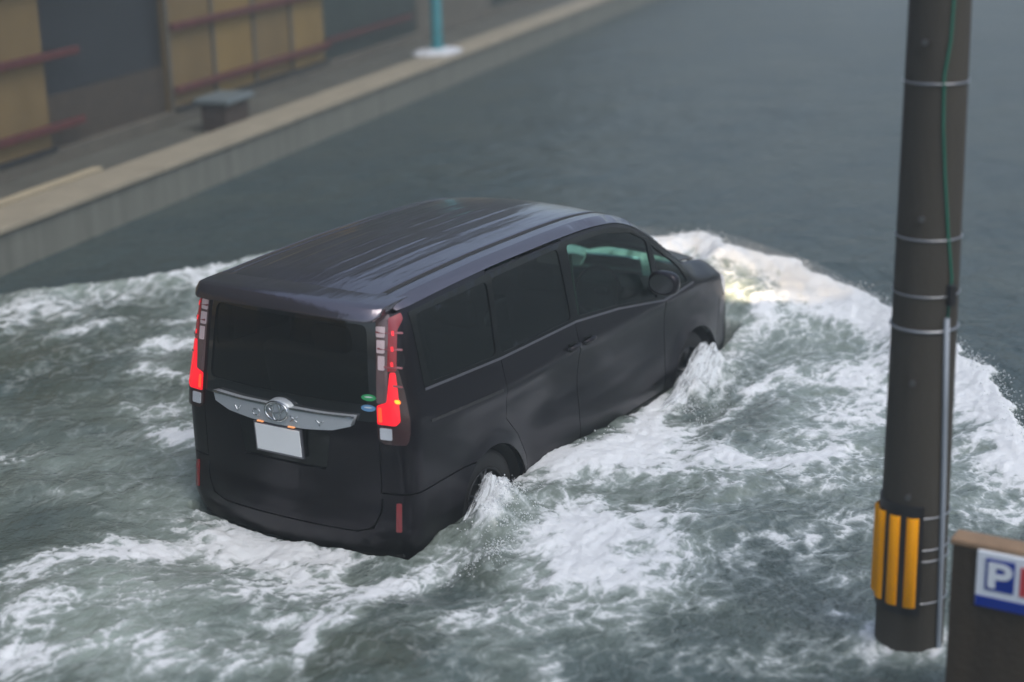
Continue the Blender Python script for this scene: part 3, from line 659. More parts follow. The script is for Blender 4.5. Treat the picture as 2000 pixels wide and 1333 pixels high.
# side glass outlines in (x, z)
def topz(x): return float(f_ze(x))-.085
g_q = rnd([(.36, 1.255), (1.07, 1.215), (1.09, 1.67), (.33, 1.655)], .05)
g_s = rnd([(1.12, 1.215), (1.99, 1.205), (1.95, 1.68), (1.14, 1.675)], .04)
g_f = rnd([(2.07, 1.205), (2.6, 1.15), (3.17, 1.065), (3.17, 1.475), (2.95, 1.575), (2.6, 1.645), (2.06, 1.675)], .03)
g_t = rnd([(3.23, 1.058), (3.66, 1.07), (3.52, 1.245), (3.23, 1.435)], .02)
gate_s = .655
def gs(z): return .655-.05*max(0, z-1.0)/.7
for sgn_ in (1, -1):
    S = (lambda pl: pl) if sgn_ == 1 else mir
    conv = lambda x, z: (sx(x, z), z)
    D_ = lambda pts, h=.03: S(dens(pts, h, conv))
    # rear quarter: from the gate edge round the corner to the sliding door
    gate_edge = [(sy(-gs(z), z), z) for z in np.linspace(1.70, .66, 24)]
    low = dens([(0.0, 0)], 1) if False else []
    a1 = arch('rear', 118, 20)
    pts = [(.60+0*0, .66)]
    side_part = [conv(x, z) for x, z in dens([(.22, .655), (a1[0][0], .655)], .04)[:-1] if x < a1[0][0]-.02] if False else []
    zb = .655
    ac = [p for p in arch('rear', 180, 0, n=40) if p[1] >= zb-.001]
    bottom = [(s_, zb) for s_ in np.linspace(sy(-gate_s, zb), sx(ac[0][0], zb), 14)]
    up = [conv(x, z) for x, z in ac] if len(ac) > 1 else []
    # after the arch: forward part down to the sill
    fwd = [conv(x, z) for x, z in [p for p in arch('rear', 180, 0, n=40) if p[0] > .92 and p[1] < zb]]
    fwd2 = [conv(1.30, ZB+.1), conv(1.30, .6)]
    rest = [conv(x, z) for x, z in dens([(1.33, .60), (1.10, 1.0), (1.105, 1.195), (1.105, 1.70)], .03)][:-1]
    rest = [conv(x, z) for x, z in ([(1.27, .33+.01*i) for i in range(0)])]
    edge_door = [(1.315, .33), (1.315, .50), (1.24, .66), (1.105, .80), (1.105, 1.70)]
    ed = []
    for (p, q) in zip(edge_door[:-1], edge_door[1:]):
        k = max(2, int(math.hypot(q[0]-p[0], q[1]-p[1])/.03))
        ed += [(p[0]+(q[0]-p[0])*i/k, p[1]+(q[1]-p[1])*i/k) for i in range(k)]
    ed.append(edge_door[-1])
    top = [(x, float(f_ze(x))-.05) for x in np.linspace(1.105, .24, 26)]
    outline = [tuple(p) for p in bottom[:-1]]+up+fwd+[conv(x, z) for x, z in [(1.27, .33)]]+[conv(x, z) for x, z in ed]+[conv(x, z) for x, z in top]
    tt = [(s_, float(f_ze(.1))-.05) for s_ in np.linspace(sx(.22, 1.68), sy(-gs(1.68), 1.68), 8)][1:]
    outline += tt+gate_edge[1:-1]
    panel('quarter_panel', S(outline), M_paint, van, [S(dens(g_q, .04, conv))])
    # bumper corner + centre is one piece, built below
    # sliding door
    dd = [(1.323, .33)]+[(2.025, .33), (2.025, 1.70)]
    sd_out = dens([(1.320, .335), (2.021, .335), (2.018, 1.205), (2.012, 1.71)], .03)[:]
    sd_out = dens([(1.323, .335), (2.018, .335), (2.021, 1.715), (1.110, 1.722), (1.110, .802), (1.244, .663), (1.320, .503)], .03)
    sdo = panel('sliding_door', D_(sd_out), M_paint, van, [S(dens(g_s, .04, conv))])
    fd_out = dens([(2.026, .335), (3.28, .335), (3.28, .60), (3.27, 1.04)]+[(3.25, 1.05)]+[(x, float(f_ze(x))-.055) for x in np.linspace(3.25, 2.026, 24)], .03)
    fdo = panel('front_door', D_(fd_out), M_paint, van, [S(dens(g_f, .04, conv))])
    fa = [p for p in arch('front', 180, 0, n=40)]
    fl = [(3.288, .335), (3.40, .335)]+[p for p in fa if p[1] > .34]
    fend = dens(fl+[(4.16, .50), (4.20, .62), (4.22, .80), (4.32, .81), (4.27, .90), (4.29, 1.01), (4.33, 1.035)]+[(x, float(f_ze(x))-.004) for x in np.linspace(4.30, 3.74, 14)]+[(x, float(f_ze(x))-.055) for x in np.linspace(3.70, 3.26, 8)]+[(3.282, 1.04), (3.288, .60)], .03)
    panel('front_fender', D_(fend), M_paint, van, [S(dens(g_t, .04, conv))])
    # sill
    sl_ = dens([(1.27, ZB), (3.42, ZB), (3.41, .327), (1.28, .327)], .04); panel('side_sill', D_(sl_), M_black, van)
    # glass
    for nm, g, mt, par in (('quarter_window', g_q, M_glass, van), ('window', g_s, M_glass, sdo), ('window', g_f, M_fglass, fdo), ('corner_window', g_t, M_fglass, van)):
        gl = panel(nm, D_(g), mt, par, off=-.006, rim=.001)
    # black surrounds (pillars and window frames) just proud of the paint
    ring_o = [(.30, 1.235), (1.10, 1.195), (2.04, 1.185), (2.6, 1.13), (3.25, 1.03), (3.73, 1.045)]+[(x, float(f_ze(x))-.075) for x in (3.66, 3.5, 3.3, 3.1, 2.95, 2.7, 2.4, 2.0, 1.5, 1.1, .8, .5, .28)]
    panel('window_surround', D_(dens(ring_o, .03)), M_black, van, [S(dens(g, .04, conv)) for g in (g_q, g_s, g_f, g_t)], off=.0035, rim=.004)
    # bright mouldings: belt line and drip rail
    belt = [(.30, 1.222), (1.10, 1.182), (2.04, 1.172), (2.6, 1.117), (3.25, 1.017), (3.73, 1.035)]
    bo = belt+[(x, z+.014) for x, z in belt[::-1]]
    panel('belt_moulding', D_(dens(bo, .03)), M_trimgrey, van, off=.009, rim=.008)
    # sliding-door rail slot
    rs = rnd([(.30, 1.035), (1.06, .995), (1.06, 1.012), (.30, 1.052)], .006); panel('door_rail', D_(dens(rs, .03)), M_rubber, van, off=.004, rim=.004)
    # cantrail: from window tops to roof edge, whole length down the windscreen pillar
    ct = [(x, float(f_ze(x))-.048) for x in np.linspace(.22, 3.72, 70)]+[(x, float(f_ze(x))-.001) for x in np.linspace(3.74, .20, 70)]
    panel('roof_side_rail', S([conv(x, z) for x, z in ct]), M_roof_skylit, van, off=.002)
    # wheel-arch liner
    for wch in ('rear', 'front'):
        cx, cz = CX[wch]; mb = MB(); ysd = -sgn_
        V = []; n = 24
        for i in range(n+1):
            a = math.pi*i/n
            for yy in (.825, .55): V.append((cx+(RA-.004)*math.cos(a), ysd*yy, cz+(RA-.004)*math.sin(a)))
        Fc = [(2*i, 2*i+1, 2*i+3, 2*i+2) for i in range(n)]; k0 = len(V); V.append((cx, ysd*.55, cz))
        Fc += [(2*i+1, k0, 2*i+3) for i in range(n)]
        mb.add(V, Fc); mb.build('arch_liner', M_rubber, van, True)
    # handles
    def handle(x0, x1, z, par):
        mb = MB(); n = 10; pts_ = []; 
        for i in range(n+1):
            x = x0+(x1-x0)*i/n; zz = z+.004*math.sin(math.pi*i/n); p = Psurf(sgn_*sx(x, zz), zz); nn = Nsurf(np.array([sgn_*sx(x, zz)]), np.array([zz]))[0]
            pts_.append(Vector(p)+Vector(nn)*(.006+.032*math.sin(math.pi*i/n)**.5))
        mb.tube(pts_, [.011+.004*math.sin(math.pi*i/n) for i in range(n+1)], 10); mb.build('door_handle', M_paint, par, True)
        cup = rnd([(x0+.02, z-.025), (x1-.02, z-.025), (x1-.02, z+.03), (x0+.02, z+.03)], .02); panel('handle_recess', D_(dens(cup, .02)), M_black, par, off=.002, rim=.002, hs=.02, hz=.02)
    handle(1.86, 2.01, 1.035, sdo); handle(2.06, 2.21, 1.03, fdo)
    # door mirror
    mir_ = MB(); ysd = -sgn_
    bm = bmesh.new(); bmesh.ops.create_icosphere(bm, subdivisions=3, radius=1)
    for v in bm.verts:
        c = v.co; q = lambda t_: math.copysign(abs(t_)**.72, t_); c.x, c.y, c.z = q(c.x)*.065, q(c.y)*.115, q(c.z)*.085
        if c.x < -.045: c.x = -.045
        v.co = Vector((3.05+c.x, ysd*(.955+c.y), 1.215+c.z+.02*(c.y*ysd)))
    mir_.add([v.co.copy() for v in bm.verts], [[v.index for v in f.verts] for f in bm.faces]); bm.free()
    mo = mir_.build('door_mirror', M_paint, van, True)
    arm = MB().tube([(3.20, ysd*.78, 1.12), (3.14, ysd*.84, 1.12), (3.10, ysd*.92, 1.15)], [.035, .03, .035], 10); arm.build('mirror_arm', M_black, mo, True)
    gl_ = MB(); Vg = [(3.0035, ysd*(.955+.093*math.cos(a)), 1.215+.068*math.sin(a)) for a in np.linspace(0, 2*math.pi, 24, endpoint=False)]; gl_.add(Vg, [tuple(range(24)) if sgn_ < 0 else tuple(range(24))[::-1]]); gl_.build('mirror_glass', M_chrome, mo)
    # ---- tail lamp cluster
    lamp = empty('tail_lamp', (0, 0, 0)); lamp.parent = van; 
    yz = lambda y, z: (sy(-(y-.05*max(0, z-1.0)/.7-.005*(z > .9)), z), z)
    inner = [yz(.655, z) for z in np.linspace(.985, 1.70, 20)]
    outer = [(sx(x, z), z) for x, z in [(.125, 1.69), (.135, 1.6), (.14, 1.4), (.14, 1.25), (.13, 1.10), (.12, 1.02), (.11, .975)]]
    lo = [(s_, .957) for s_ in np.linspace(sx(.10, .957), sy(-.69, .957), 6)]
    hs_ = panel('lamp_housing', S(inner+[(s_, 1.70) for s_ in np.linspace(yz(.655, 1.70)[0], sx(.125, 1.69), 6)][1:-1]+outer+lo), M_redhouse, lamp, off=.016, rim=.02, hs=.03, hz=.04)
    def el(nm, z0, z1, y0, y1, mt, off=.022, r=.008):
        pl = rnd([yz(y0, z0), yz(y1, z0), yz(y1, z1), yz(y0, z1)], r, 3); return panel(nm, S(pl), mt, lamp, off=off, rim=.006, hs=.02, hz=.02)
    el('lamp_frame', 1.19, 1.685, .657, .722, M_smoke, .019, .01)
    for (z0, z1, mt) in ((1.563, 1.622, M_clear), (1.475, 1.548, M_clear), (1.38, 1.46, M_clear), (1.29, 1.366, M_smoke), (1.20, 1.275, M_smoke)): el('clear_cell' if mt is M_clear else 'smoked_cell', z0, z1, .672 if z1 < 1.5 else .665, .712, mt, .024)
    # light guide bar that widens into the lower block
    def cs(fr, z): return (.7+.22*fr, z)
    g = lambda ph, z: (ph, z)
    def ysafe(y, z): return yz(y, z)[0]
    bar = [(ysafe(.718, 1.66), 1.66), (.905, 1.675), (.90, 1.64), (ysafe(.722, 1.60)+.035, 1.60), (.865, 1.36), (ysafe(.725, 1.36)-.004, 1.36)]
    xl = lambda z: ysafe(.722, z); 
    wid = .052
    bar = [(xl(1.66), 1.665), (xl(1.66)+.075, 1.685), (xl(1.66)+.078, 1.655), (xl(1.60)+wid, 1.60), (xl(1.38)+wid, 1.375), (xl(1.38)+.004, 1.375)]
    panel('light_guide', S(rnd(bar, .008, 3)), M_redlens, lamp, off=.023, rim=.006, hs=.02, hz=.03)
    blk = [(ysafe(.66, 1.07), 1.072), (xl(1.07)+.05, 1.07), (xl(1.1)+.075, 1.095), (xl(1.25)+.062, 1.25), (xl(1.37)+.048, 1.37), (xl(1.37)+.018, 1.37), (xl(1.2), 1.20), (ysafe(.66, 1.18), 1.178)]
    panel('stop_lamp', S(rnd(blk, .01, 3)), M_redlit, lamp, off=.024, rim=.008, hs=.02, hz=.03)
    am = [(xl(1.22)+.045, 1.195), (xl(1.22)+.072, 1.192), (xl(1.22)+.07, 1.215), (xl(1.22)+.04, 1.218)]
    for zd in (1.585, 1.50, 1.415): panel('guide_light', S(rnd([(xl(zd)+.022, zd-.014), (xl(zd)+.036, zd-.014), (xl(zd)+.036, zd+.014), (xl(zd)+.022, zd+.014)], .005, 2)), M_redlit, lamp, off=.026, rim=.003, hs=.01, hz=.01)
    panel('bulb_glow', S(rnd([yz(.668, 1.085), yz(.690, 1.085), yz(.688, 1.168), yz(.668, 1.168)], .008, 3)), M_bulb, lamp, off=.0265, rim=.003, hs=.02, hz=.02)
    if sgn_ == 1: panel('glowing_filament', S(rnd(am, .012, 3)), M_amber, lamp, off=.028, rim=.003, hs=.02, hz=.02)
    el('reversing_lens', .985, 1.052, .672, .745, M_white_lens, .023)
    for zf in (1.575, 1.485, 1.385, 1.28):
        a0 = xl(zf)+.085; pl = [(a0, zf), (sx(.108, zf), zf+.010), (sx(.108, zf), zf+.022), (a0, zf+.012)]; panel('lamp_fin', S(rnd(pl, .004, 2)), M_fin, lamp, off=.026, rim=.008, hs=.03, hz=.02)
    # bumper reflector
    rf = rnd([yz(.742, .43), yz(.772, .43), yz(.772, .60), yz(.742, .60)], .006, 2); panel('reflector', S(rf), M_refl, van, off=.007, rim=.007, hs=.02, hz=.03)
# tail gate
def sym(pl): return pl
gl_pts = rnd([(-.59, 1.17), (.59, 1.17), (.55, 1.625), (-.55, 1.625)], .05)
gate = []
for y, z in dens(rnd([(-.648, .55), (-.60, .44), (-.5, .405), (.5, .405), (.60, .44), (.648, .55), (.652, 1.0), (.602, 1.70), (-.602, 1.70), (-.652, 1.0)], .04), .035): gate.append((sy(-y, z), z))
cvy = lambda y, z: (sy(-y, z), z)
gate_hole = [cvy(y, z) for y, z in dens(gl_pts, .04)]
gt = panel('tailgate', gate, M_paint, van, [gate_hole])
panel('rear_window', gate_hole, M_glass, gt, off=-.004, rim=.001)
surr = [cvy(y, z) for y, z in dens(rnd([(-.643, 1.075), (.643, 1.075), (.602, 1.665), (-.602, 1.665)], .02), .04)]
panel('window_surround', surr, mat('black_glass_border', (.006, .008, .009), .08, coat=1.0), gt, [gate_hole], off=.004, rim=.005)
# plate recess, sculpted crease
rc = [cvy(y, z) for y, z in dens(rnd([(-.30, .735), (.30, .735), (.34, .985), (-.34, .985)], .04), .04)]
panel('plate_recess', rc, M_black, gt, off=.003, rim=.003)
lip = [cvy(y, z) for y, z in dens([(-.27, .735), (.27, .735), (.30, .755), (-.30, .755)], .04)]
panel('recess_lip', lip, M_paint, gt, off=.018, rim=.018)
# number plate
pl = MB().box((-.045, .01, .893), (.008, .33, .165), rot=Matrix.Rotation(R(-4), 3, 'Y'), bev=.003); po = pl.build('number_plate', M_plate, van)
fr_ = MB()
for (c, d) in (((-.041, .01, .978), (.014, .35, .012)), ((-.032, .01, .806), (.014, .35, .012)), ((-.037, .181, .893), (.014, .012, .184)), ((-.037, -.161, .893), (.014, .012, .184))): fr_.box(c, d, rot=Matrix.Rotation(R(-4), 3, 'Y'))
fr_.build('plate_frame', M_trimgrey, po)
mlamp = mat('number_plate_lamp', (.9, .5, .2), .3, em=(1, .26, .06), ems=.6)
for y_ in (.12, -.11): MB().box((-.05, y_+.01, .993), (.02, .045, .008), bev=.002).build('plate_lamp', mlamp, van)
# chrome garnish
up_ = [(-.60, 1.108), (-.3, 1.095), (-.09, 1.098), (.09, 1.098), (.3, 1.095), (.53, 1.115)]; lo_ = [(.50, 1.055), (.42, 1.022), (.2, .992), (0, .985), (-.25, .985), (-.45, .995), (-.57, 1.02)]
up_ = [(-.515, 1.108), (-.3, 1.103), (.0, 1.106), (.3, 1.103), (.515, 1.108)]; lo_ = [(.495, 1.048), (.38, 1.012), (.2, .994), (0, .989), (-.2, .994), (-.38, 1.012), (-.495, 1.048)]
gar = [cvy(y, z) for y, z in dens(up_+lo_, .03)]
go = panel('chrome_garnish', gar, M_garn, gt, off=.045, rim=.05, hs=.03, hz=.02)
gar_t = [cvy(y, z) for y, z in dens(up_+[(.513, 1.095), (0, 1.093), (-.513, 1.095)], .03)]; panel('garnish_edge', gar_t, M_chrome, go, off=.051, rim=.01, hs=.03, hz=.02)
# oval emblem of crossing rings
def ring(cy, cz, ry, rz, r, name='emblem'):
    mb = MB(); pts_ = []
    for i in range(40):
        a = 2*math.pi*i/40; y = cy+ry*math.cos(a); z = cz+rz*math.sin(a); p = Psurf(np.array([sy(y, z)]), np.array([z]))[0]; pts_.append((p[0]-.058, y, z))
    return mb.tube(pts_, r, 8, closed=True)
eb = ring(.0, 1.075, .082, .056, .0075); e2 = ring(.0, 1.075, .028, .054, .0055); e3 = ring(.0, 1.094, .055, .028, .0055)
eb.add(e2.v, e2.f); eb.add(e3.v, e3.f); eb.build('emblem', M_chrome, go, True)
cap = MB(); Vc = [(Psurf(np.array([0.]), np.array([1.075]))[0][0]-.052, 0, 1.075)]; n = 32
for k, (rr, dx) in enumerate(((.5, .050), (1.0, .046), (1.12, .03), (1.16, 0))):
    for i in range(n):
        a = 2*math.pi*i/n; Vc.append((float(f_xr(1.075))-dx, .086*rr*math.cos(a), 1.075+.06*rr*math.sin(a)))
Fc = [(0, 1+i, 1+(i+1) % n) for i in range(n)]+[(1+k*n+i, 1+(k+1)*n+i, 1+(k+1)*n+(i+1) % n, 1+k*n+(i+1) % n) for k in range(3) for i in range(n)]
cap.add(Vc, Fc); cap.build('emblem_base', M_garn, go, True)
# lettering V O X Y on the garnish
def stroke(mb, y0, z0, y1, z1, t_=.0045):
    n = 4; pts_ = []
    for i in range(n+1):
        y = y0+(y1-y0)*i/n; z = z0+(z1-z0)*i/n; p = Psurf(np.array([sy(y, z)]), np.array([z]))[0]; pts_.append((p[0]-.047, y, z))
    mb.tube(pts_, t_, 6)
def letter(ch, cy, cz, w=.026, h=.017):
    mb = MB()
    q = {'V': [((-1, 1), (0, -1)), ((0, -1), (1, 1))], 'X': [((-1, 1), (1, -1)), ((-1, -1), (1, 1))], 'Y': [((-1, 1), (0, 0)), ((1, 1), (0, 0)), ((0, 0), (0, -1))],
         'O': [((-.7, 1), (.7, 1)), ((.7, 1), (1, .4)), ((1, .4), (1, -.4)), ((1, -.4), (.7, -1)), ((.7, -1), (-.7, -1)), ((-.7, -1), (-1, -.4)), ((-1, -.4), (-1, .4)), ((-1, .4), (-.7, 1))]}[ch]
    for (a, b_) in q: stroke(mb, cy-a[0]*w, cz+a[1]*h, cy-b_[0]*w, cz+b_[1]*h)
    mb.build('letter', M_chrome, go, True)
for ch, cy in (('V', .31), ('O', .16), ('X', -.12), ('Y', -.30)): letter(ch, cy, 1.042+.004*abs(cy))
# stickers on the glass
for nm, zc, mt in (('green_sticker', 1.215, M_green_st), ('blue_sticker', 1.155, M_blue_st)):
    pl = [cvy(.585+.045*math.cos(a), zc+.019*math.sin(a)) for a in np.linspace(0, 2*math.pi, 24, endpoint=False)]; o_ = panel(nm, pl, mt, gt, off=.0075, rim=.002, hs=.02, hz=.02)
    ln = [cvy(.585+.026*math.cos(a), zc+.004+.0035*math.sin(a)) for a in np.linspace(0, 2*math.pi, 12, endpoint=False)]; panel('sticker_stripe', ln, M_white, o_, off=.0095, rim=.001, hs=.02, hz=.02)
# rear bumper: wraps both corners to the wheel arches
ac_ = [p for p in arch('rear', 180, 90, n=30) if p[1] < .645 and p[1] > ZB]
sideR = [(sx(x, z), z) for x, z in ac_]
zb = .646
topR = [(s_, zb) for s_ in np.linspace(sx(ac_[-1][0], zb), sy(-.662, zb), 14)]
gl_low = [(y, z) for y, z in rnd([(-.66, zb), (-.66, .545), (-.607, .43), (-.5, .396), (.5, .396), (.607, .43), (.66, .545), (.66, zb)], .04) ]
gl_low = dens(gl_low, .03); cut = [cvy(y, z) for y, z in gl_low if z < zb+.001]
# order: right side arch up, along top to gate, round the gate's lower edge, left mirror, bottom
mid_ = [(s_, z) for s_, z in [cvy(y, z) for y, z in dens([(-.66, zb), (-.66, .545), (-.607, .43), (-.5, .396), (.5, .396), (.607, .43), (.66, .545)], .03)] ]
mid_ = [q for q in mid_ if q[1] < zb-.004]
mid2 = []
for q in mid_:
    mid2.append(q)
k_end = len([1 for q in mid2])
left_close = [(-a, b_) for a, b_ in (topR[::-1]+sideR[::-1])]
core = [q for q in dens([(-.66, zb), (-.66, .545), (-.607, .43), (-.5, .396), (.5, .396), (.607, .43), (.66, .545), (.66, zb)], .03)]
core = core[1:]
ci = max(i for i, q in enumerate(core) if q[0] > .65 and q[1] > .5)
core = [cvy(y, z) for y, z in core if z < zb-.003]
# cut the closing edge (it runs back along z = zb); dens only adds points with z = zb there, already dropped
bot = [(s_, ZB) for s_ in np.linspace(-sideR[0][0], sideR[0][0], 70)][1:-1]
bump = panel('rear_bumper', sideR+topR+core+left_close+bot, M_paint, van)
# front bumper and grille, headlamps, bonnet
fa_ = [p for p in arch('front', 0, 90, n=30)]
fb = dens([(4.14, ZB), (4.145, .34), (4.165, .49), (4.205, .62), (4.225, .79)], .03, conv)[:-8] if False else []
def fx_(x, z): return (sx(x, z), z)
rt = [fx_(x, z) for x, z in [(4.145, ZB), (4.145, .34), (4.168, .50), (4.208, .62), (4.228, .80)]]
fr1 = []
for p, q in zip(rt[:-1], rt[1:]): fr1 += [(p[0]+(q[0]-p[0])*i/5, p[1]+(q[1]-p[1])*i/5) for i in range(5)]
fr1.append(rt[-1])
# front panels use s up to 5.3 (centre), built per side and meeting at the centre line
for sgn_ in (1, -1):
    S = (lambda pl: pl) if sgn_ == 1 else mir
    out = fr1+[(s_, .80) for s_ in np.linspace(fr1[-1][0], 5.298, 16)][1:]+[(5.298, z) for z in np.linspace(.80, ZB, 12)][1:]+[(s_, ZB) for s_ in np.linspace(5.298, fr1[0][0], 20)][1:-1]
    panel('front_bumper', S(out), M_paint, van, hs=.03)
    hl = [fx_(4.34, .805)]+[(s_, .805) for s_ in np.linspace(sx(4.36, .805), 4.98, 8)]+[(4.98, .90), (4.9, .93)]
    hl2 = [(s_, .93) for s_ in np.linspace(4.9, sx(4.45, .93), 6)][1:]+[fx_(4.40, .99), fx_(4.30, 1.0), fx_(4.28, .90)]
    panel('headlamp', S(dens(hl+hl2, .03)), M_head, van, off=.004, hs=.03)
    gr = [(s_, .81) for s_ in np.linspace(4.99, 5.298, 8)]+[(5.298, .93), (4.99, .93)]
    panel('grille', S(dens(gr, .03)), M_chrome, van, hs=.03)
# roof, windscreen, bonnet as height fields over (x, v)
def edge_y(x):
    x = np.asarray(x, float); ze = f_ze(x); xf = f_xf(ze); q = np.clip((x-XM)/(xf-XM), 0, 1); fy = np.where(x > XM, np.clip(1-q**NF, 0, 1)**(1/NF), 1.); return .64*fy
def Tsurf(x, v):
    x = np.asarray(x, float); v = np.asarray(v, float); y = v*edge_y(x)
    cr = I1(x, [0, .4, 2.4, 2.9, 3.6, 3.9, 4.3, 4.6], [.02, .045, .045, .045, .055, .05, .06, .06])
    front = -.10*sst(2.6, 3.2, x)*sst(4.0, 3.7, x)*0
    z = f_ze(x)-.001+cr*(1-np.abs(v)**2.2)
    ditch = -.012*np.exp(-((np.abs(v)-.86)/.022)**2)*sst(.1, .25, x)*sst(3.0, 2.7, x)
    bead = 0
    for vb in (-.62, -.41, -.205, 0, .205, .41, .62): bead = bead+.0022*np.exp(-((v-vb)/.038)**4)*sst(.35, .5, x)*sst(2.35, 2.15, x)*(1-.85*np.exp(-((x-1.42)/.09)**4))
    return np.stack([x, y, z+ditch+bead], -1)
def Tnorm(x, v, e=.004):
    x = np.asarray(x, float); v = np.asarray(v, float); a = Tsurf(x+e, v)-Tsurf(x-e, v); b_ = Tsurf(x, v+e)-Tsurf(x, v-e); n = np.cross(a, b_); n /= np.linalg.norm(n, axis=-1, keepdims=True); return n*np.sign(n[:, 2:])
def tpanel(name, x0, x1, mt, hs=.025, hv=.02, v=.999, off=0, holes=()):
    return panel(name, dens([(x0, -v), (x1, -v), (x1, v), (x0, v)], .03), mt, van, off=off, hs=hs, hz=hv, surf=Tsurf, norm=Tnorm, rim=.01, holes=holes)
tpanel('roof', .13, 2.86, M_roof_skylit, .03, .012)
for s_ in (1, -1): 
    pl = dens([(.16, s_*.835), (2.9, s_*.835), (2.9, s_*.885), (.16, s_*.885)], .03); panel('roof_moulding', pl, M_rubber, van, off=.0015, rim=.001, surf=Tsurf, norm=Tnorm, hs=.05, hz=.01)
tpanel('windscreen', 2.87, 3.80, M_fglass, .04, .05)
tpanel('cowl', 3.81, 3.90, M_black, .03, .05)
tpanel('bonnet', 3.905, 4.50, M_paint, .03, .04)
# black header band of the windscreen
# rear spoiler
mb = MB(); n = 44; V = []; prof = None
for i in range(n+1):
    v = -1+2*i/n; y = v*.672; e = 1-abs(v)**26*.45; crz = .03*(1-abs(v)**2.2); bx = .075*abs(v)**2.2
    zt = 1.742+crz
    pr = [(.30, zt+.010), (.18, zt+.010), (.06, zt+.004), (.0, zt-.004), (-.010, zt-.011), (-.046, zt-.070), (-.046, zt-.082), (-.02, zt-.090), (.10, zt-.085), (.20, zt-.05)]
    for (px_, pz_) in pr: V.append((px_*1+bx*(1 if px_ < .2 else .3)+(1-e)*.10, y, zt-(zt-pz_)*e))
k = len(pr); Fc = [(i*k+j, i*k+(j+1) % k, (i+1)*k+(j+1) % k, (i+1)*k+j) for i in range(n) for j in range(k)]+[tuple(range(k))[::-1], tuple(range(n*k, (n+1)*k))]
mb.add(V, Fc); so2 = mb.build('rear_spoiler', M_roof_skylit, van); bmx = bmesh.new(); bmx.from_mesh(so2.data); bmesh.ops.recalc_face_normals(bmx, faces=bmx.faces); bmx.to_mesh(so2.data); bmx.free(); shade(so2, 45)
# wheels
def wheel(cx, cz, sg):
    root = empty('wheel', (cx, sg*.70, cz)); root.parent = van
    M_ = Matrix.Rotation(R(90*(1 if sg < 0 else -1)), 4, 'X')
    ty = MB().lathe([(.205, -.09), (.29, -.098), (.312, -.085), (.318, -.05), (.318, 0), (.318, .05), (.312, .085), (.29, .098), (.25, .1), (.205, .09)], 56, M_); ty.build('tyre', M_rubber, root, True)
    rm = MB().lathe([(.205, .088), (.20, .07), (.19, -.05), (.12, -.06), (0.001, -.06)], 40, M_)
    rm.lathe([(.206, .09), (.212, .097), (.205, .10), (.195, .088)], 40, M_); rm.lathe([(.001, .085), (.03, .085), (.045, .07), (.05, .03)], 24, M_)
    for k in range(5):
        for d_ in (-.13, .13):
            a = 2*math.pi*k/5+.3; p0 = Vector((.04*math.cos(a), .04*math.sin(a), .06)); p1 = Vector((.2*math.cos(a+d_), .2*math.sin(a+d_), .078)); rm.tube([M_ @ p0, M_ @ ((p0+p1)/2+Vector((0, 0, .006))), M_ @ p1], [.014, .013, .012], 8)
    rm.build('rim', mat('alloy', (.06, .062, .065), .4, metal=.8) if 'alloy' not in bpy.data.materials else bpy.data.materials['alloy'], root, True)
for cx in (.92, 3.77):
    for sg in (-1, 1): wheel(cx, .318, sg)
# cabin: floor, seats, dash, steering wheel, underbody
MB().box((2.15, 0, .30), (4.1, 1.50, .10)).build('underbody', M_rubber, van)
MB().box((3.45, 0, .98), (.35, 1.42, .22), bev=.05).build('dashboard', M_seat, van)
def seat(x, y, w=.5):
    r = empty('seat', (x, y, .62)); r.parent = van
    MB().box((0.05, 0, .02), (.5, w, .16), bev=.05).build('cushion', M_seat, r, True)
    MB().box((-.26, 0, .36), (.14, w, .62), rot=Matrix.Rotation(R(-12), 3, 'Y'), bev=.05).build('backrest', M_seat, r, True)
    MB().box((-.35, 0, .75), (.10, .26, .17), rot=Matrix.Rotation(R(-12), 3, 'Y'), bev=.04).build('headrest', M_seat, r, True)
for y in (-.38, .38): seat(2.62, y); seat(1.65, y)
seat(.85, 0, 1.1)
sw = MB(); sw.tube([(3.12+.05*math.sin(a), -.38+.18*math.cos(a), 1.07+.17*math.sin(a)) for a in np.linspace(0, 2*math.pi, 28, endpoint=False)], .013, 8, closed=True); sw.tube([(3.13, -.38, 1.07), (3.35, -.38, 1.0)], .03, 8); sw.build('steering_wheel', M_black, van, True)
# pale trim on the front seat edge seen through the driver's window
MB().tube([(2.30, -.63, 1.55), (2.30, -.64, 1.40), (2.34, -.65, 1.2), (2.36, -.66, .9)], .012, 8).build('seat_belt', M_seatlt, van, True)
# lit headlamps
for sg in (-1, 1):
    l_ = bpy.data.lights.new('headlight_beam', 'SPOT'); l_.energy = 48; l_.spot_size = R(80); l_.spot_blend = .6; l_.color = (1, .74, .48); l_.shadow_soft_size = .06
    lo2 = bpy.data.objects.new('headlight_beam', l_); COL.objects.link(lo2); lo2.parent = van; lo2.location = (4.64, sg*.62, .90); lo2.rotation_euler = Vector((1, sg*.12, -.22)).to_track_quat('-Z', 'Y').to_euler()

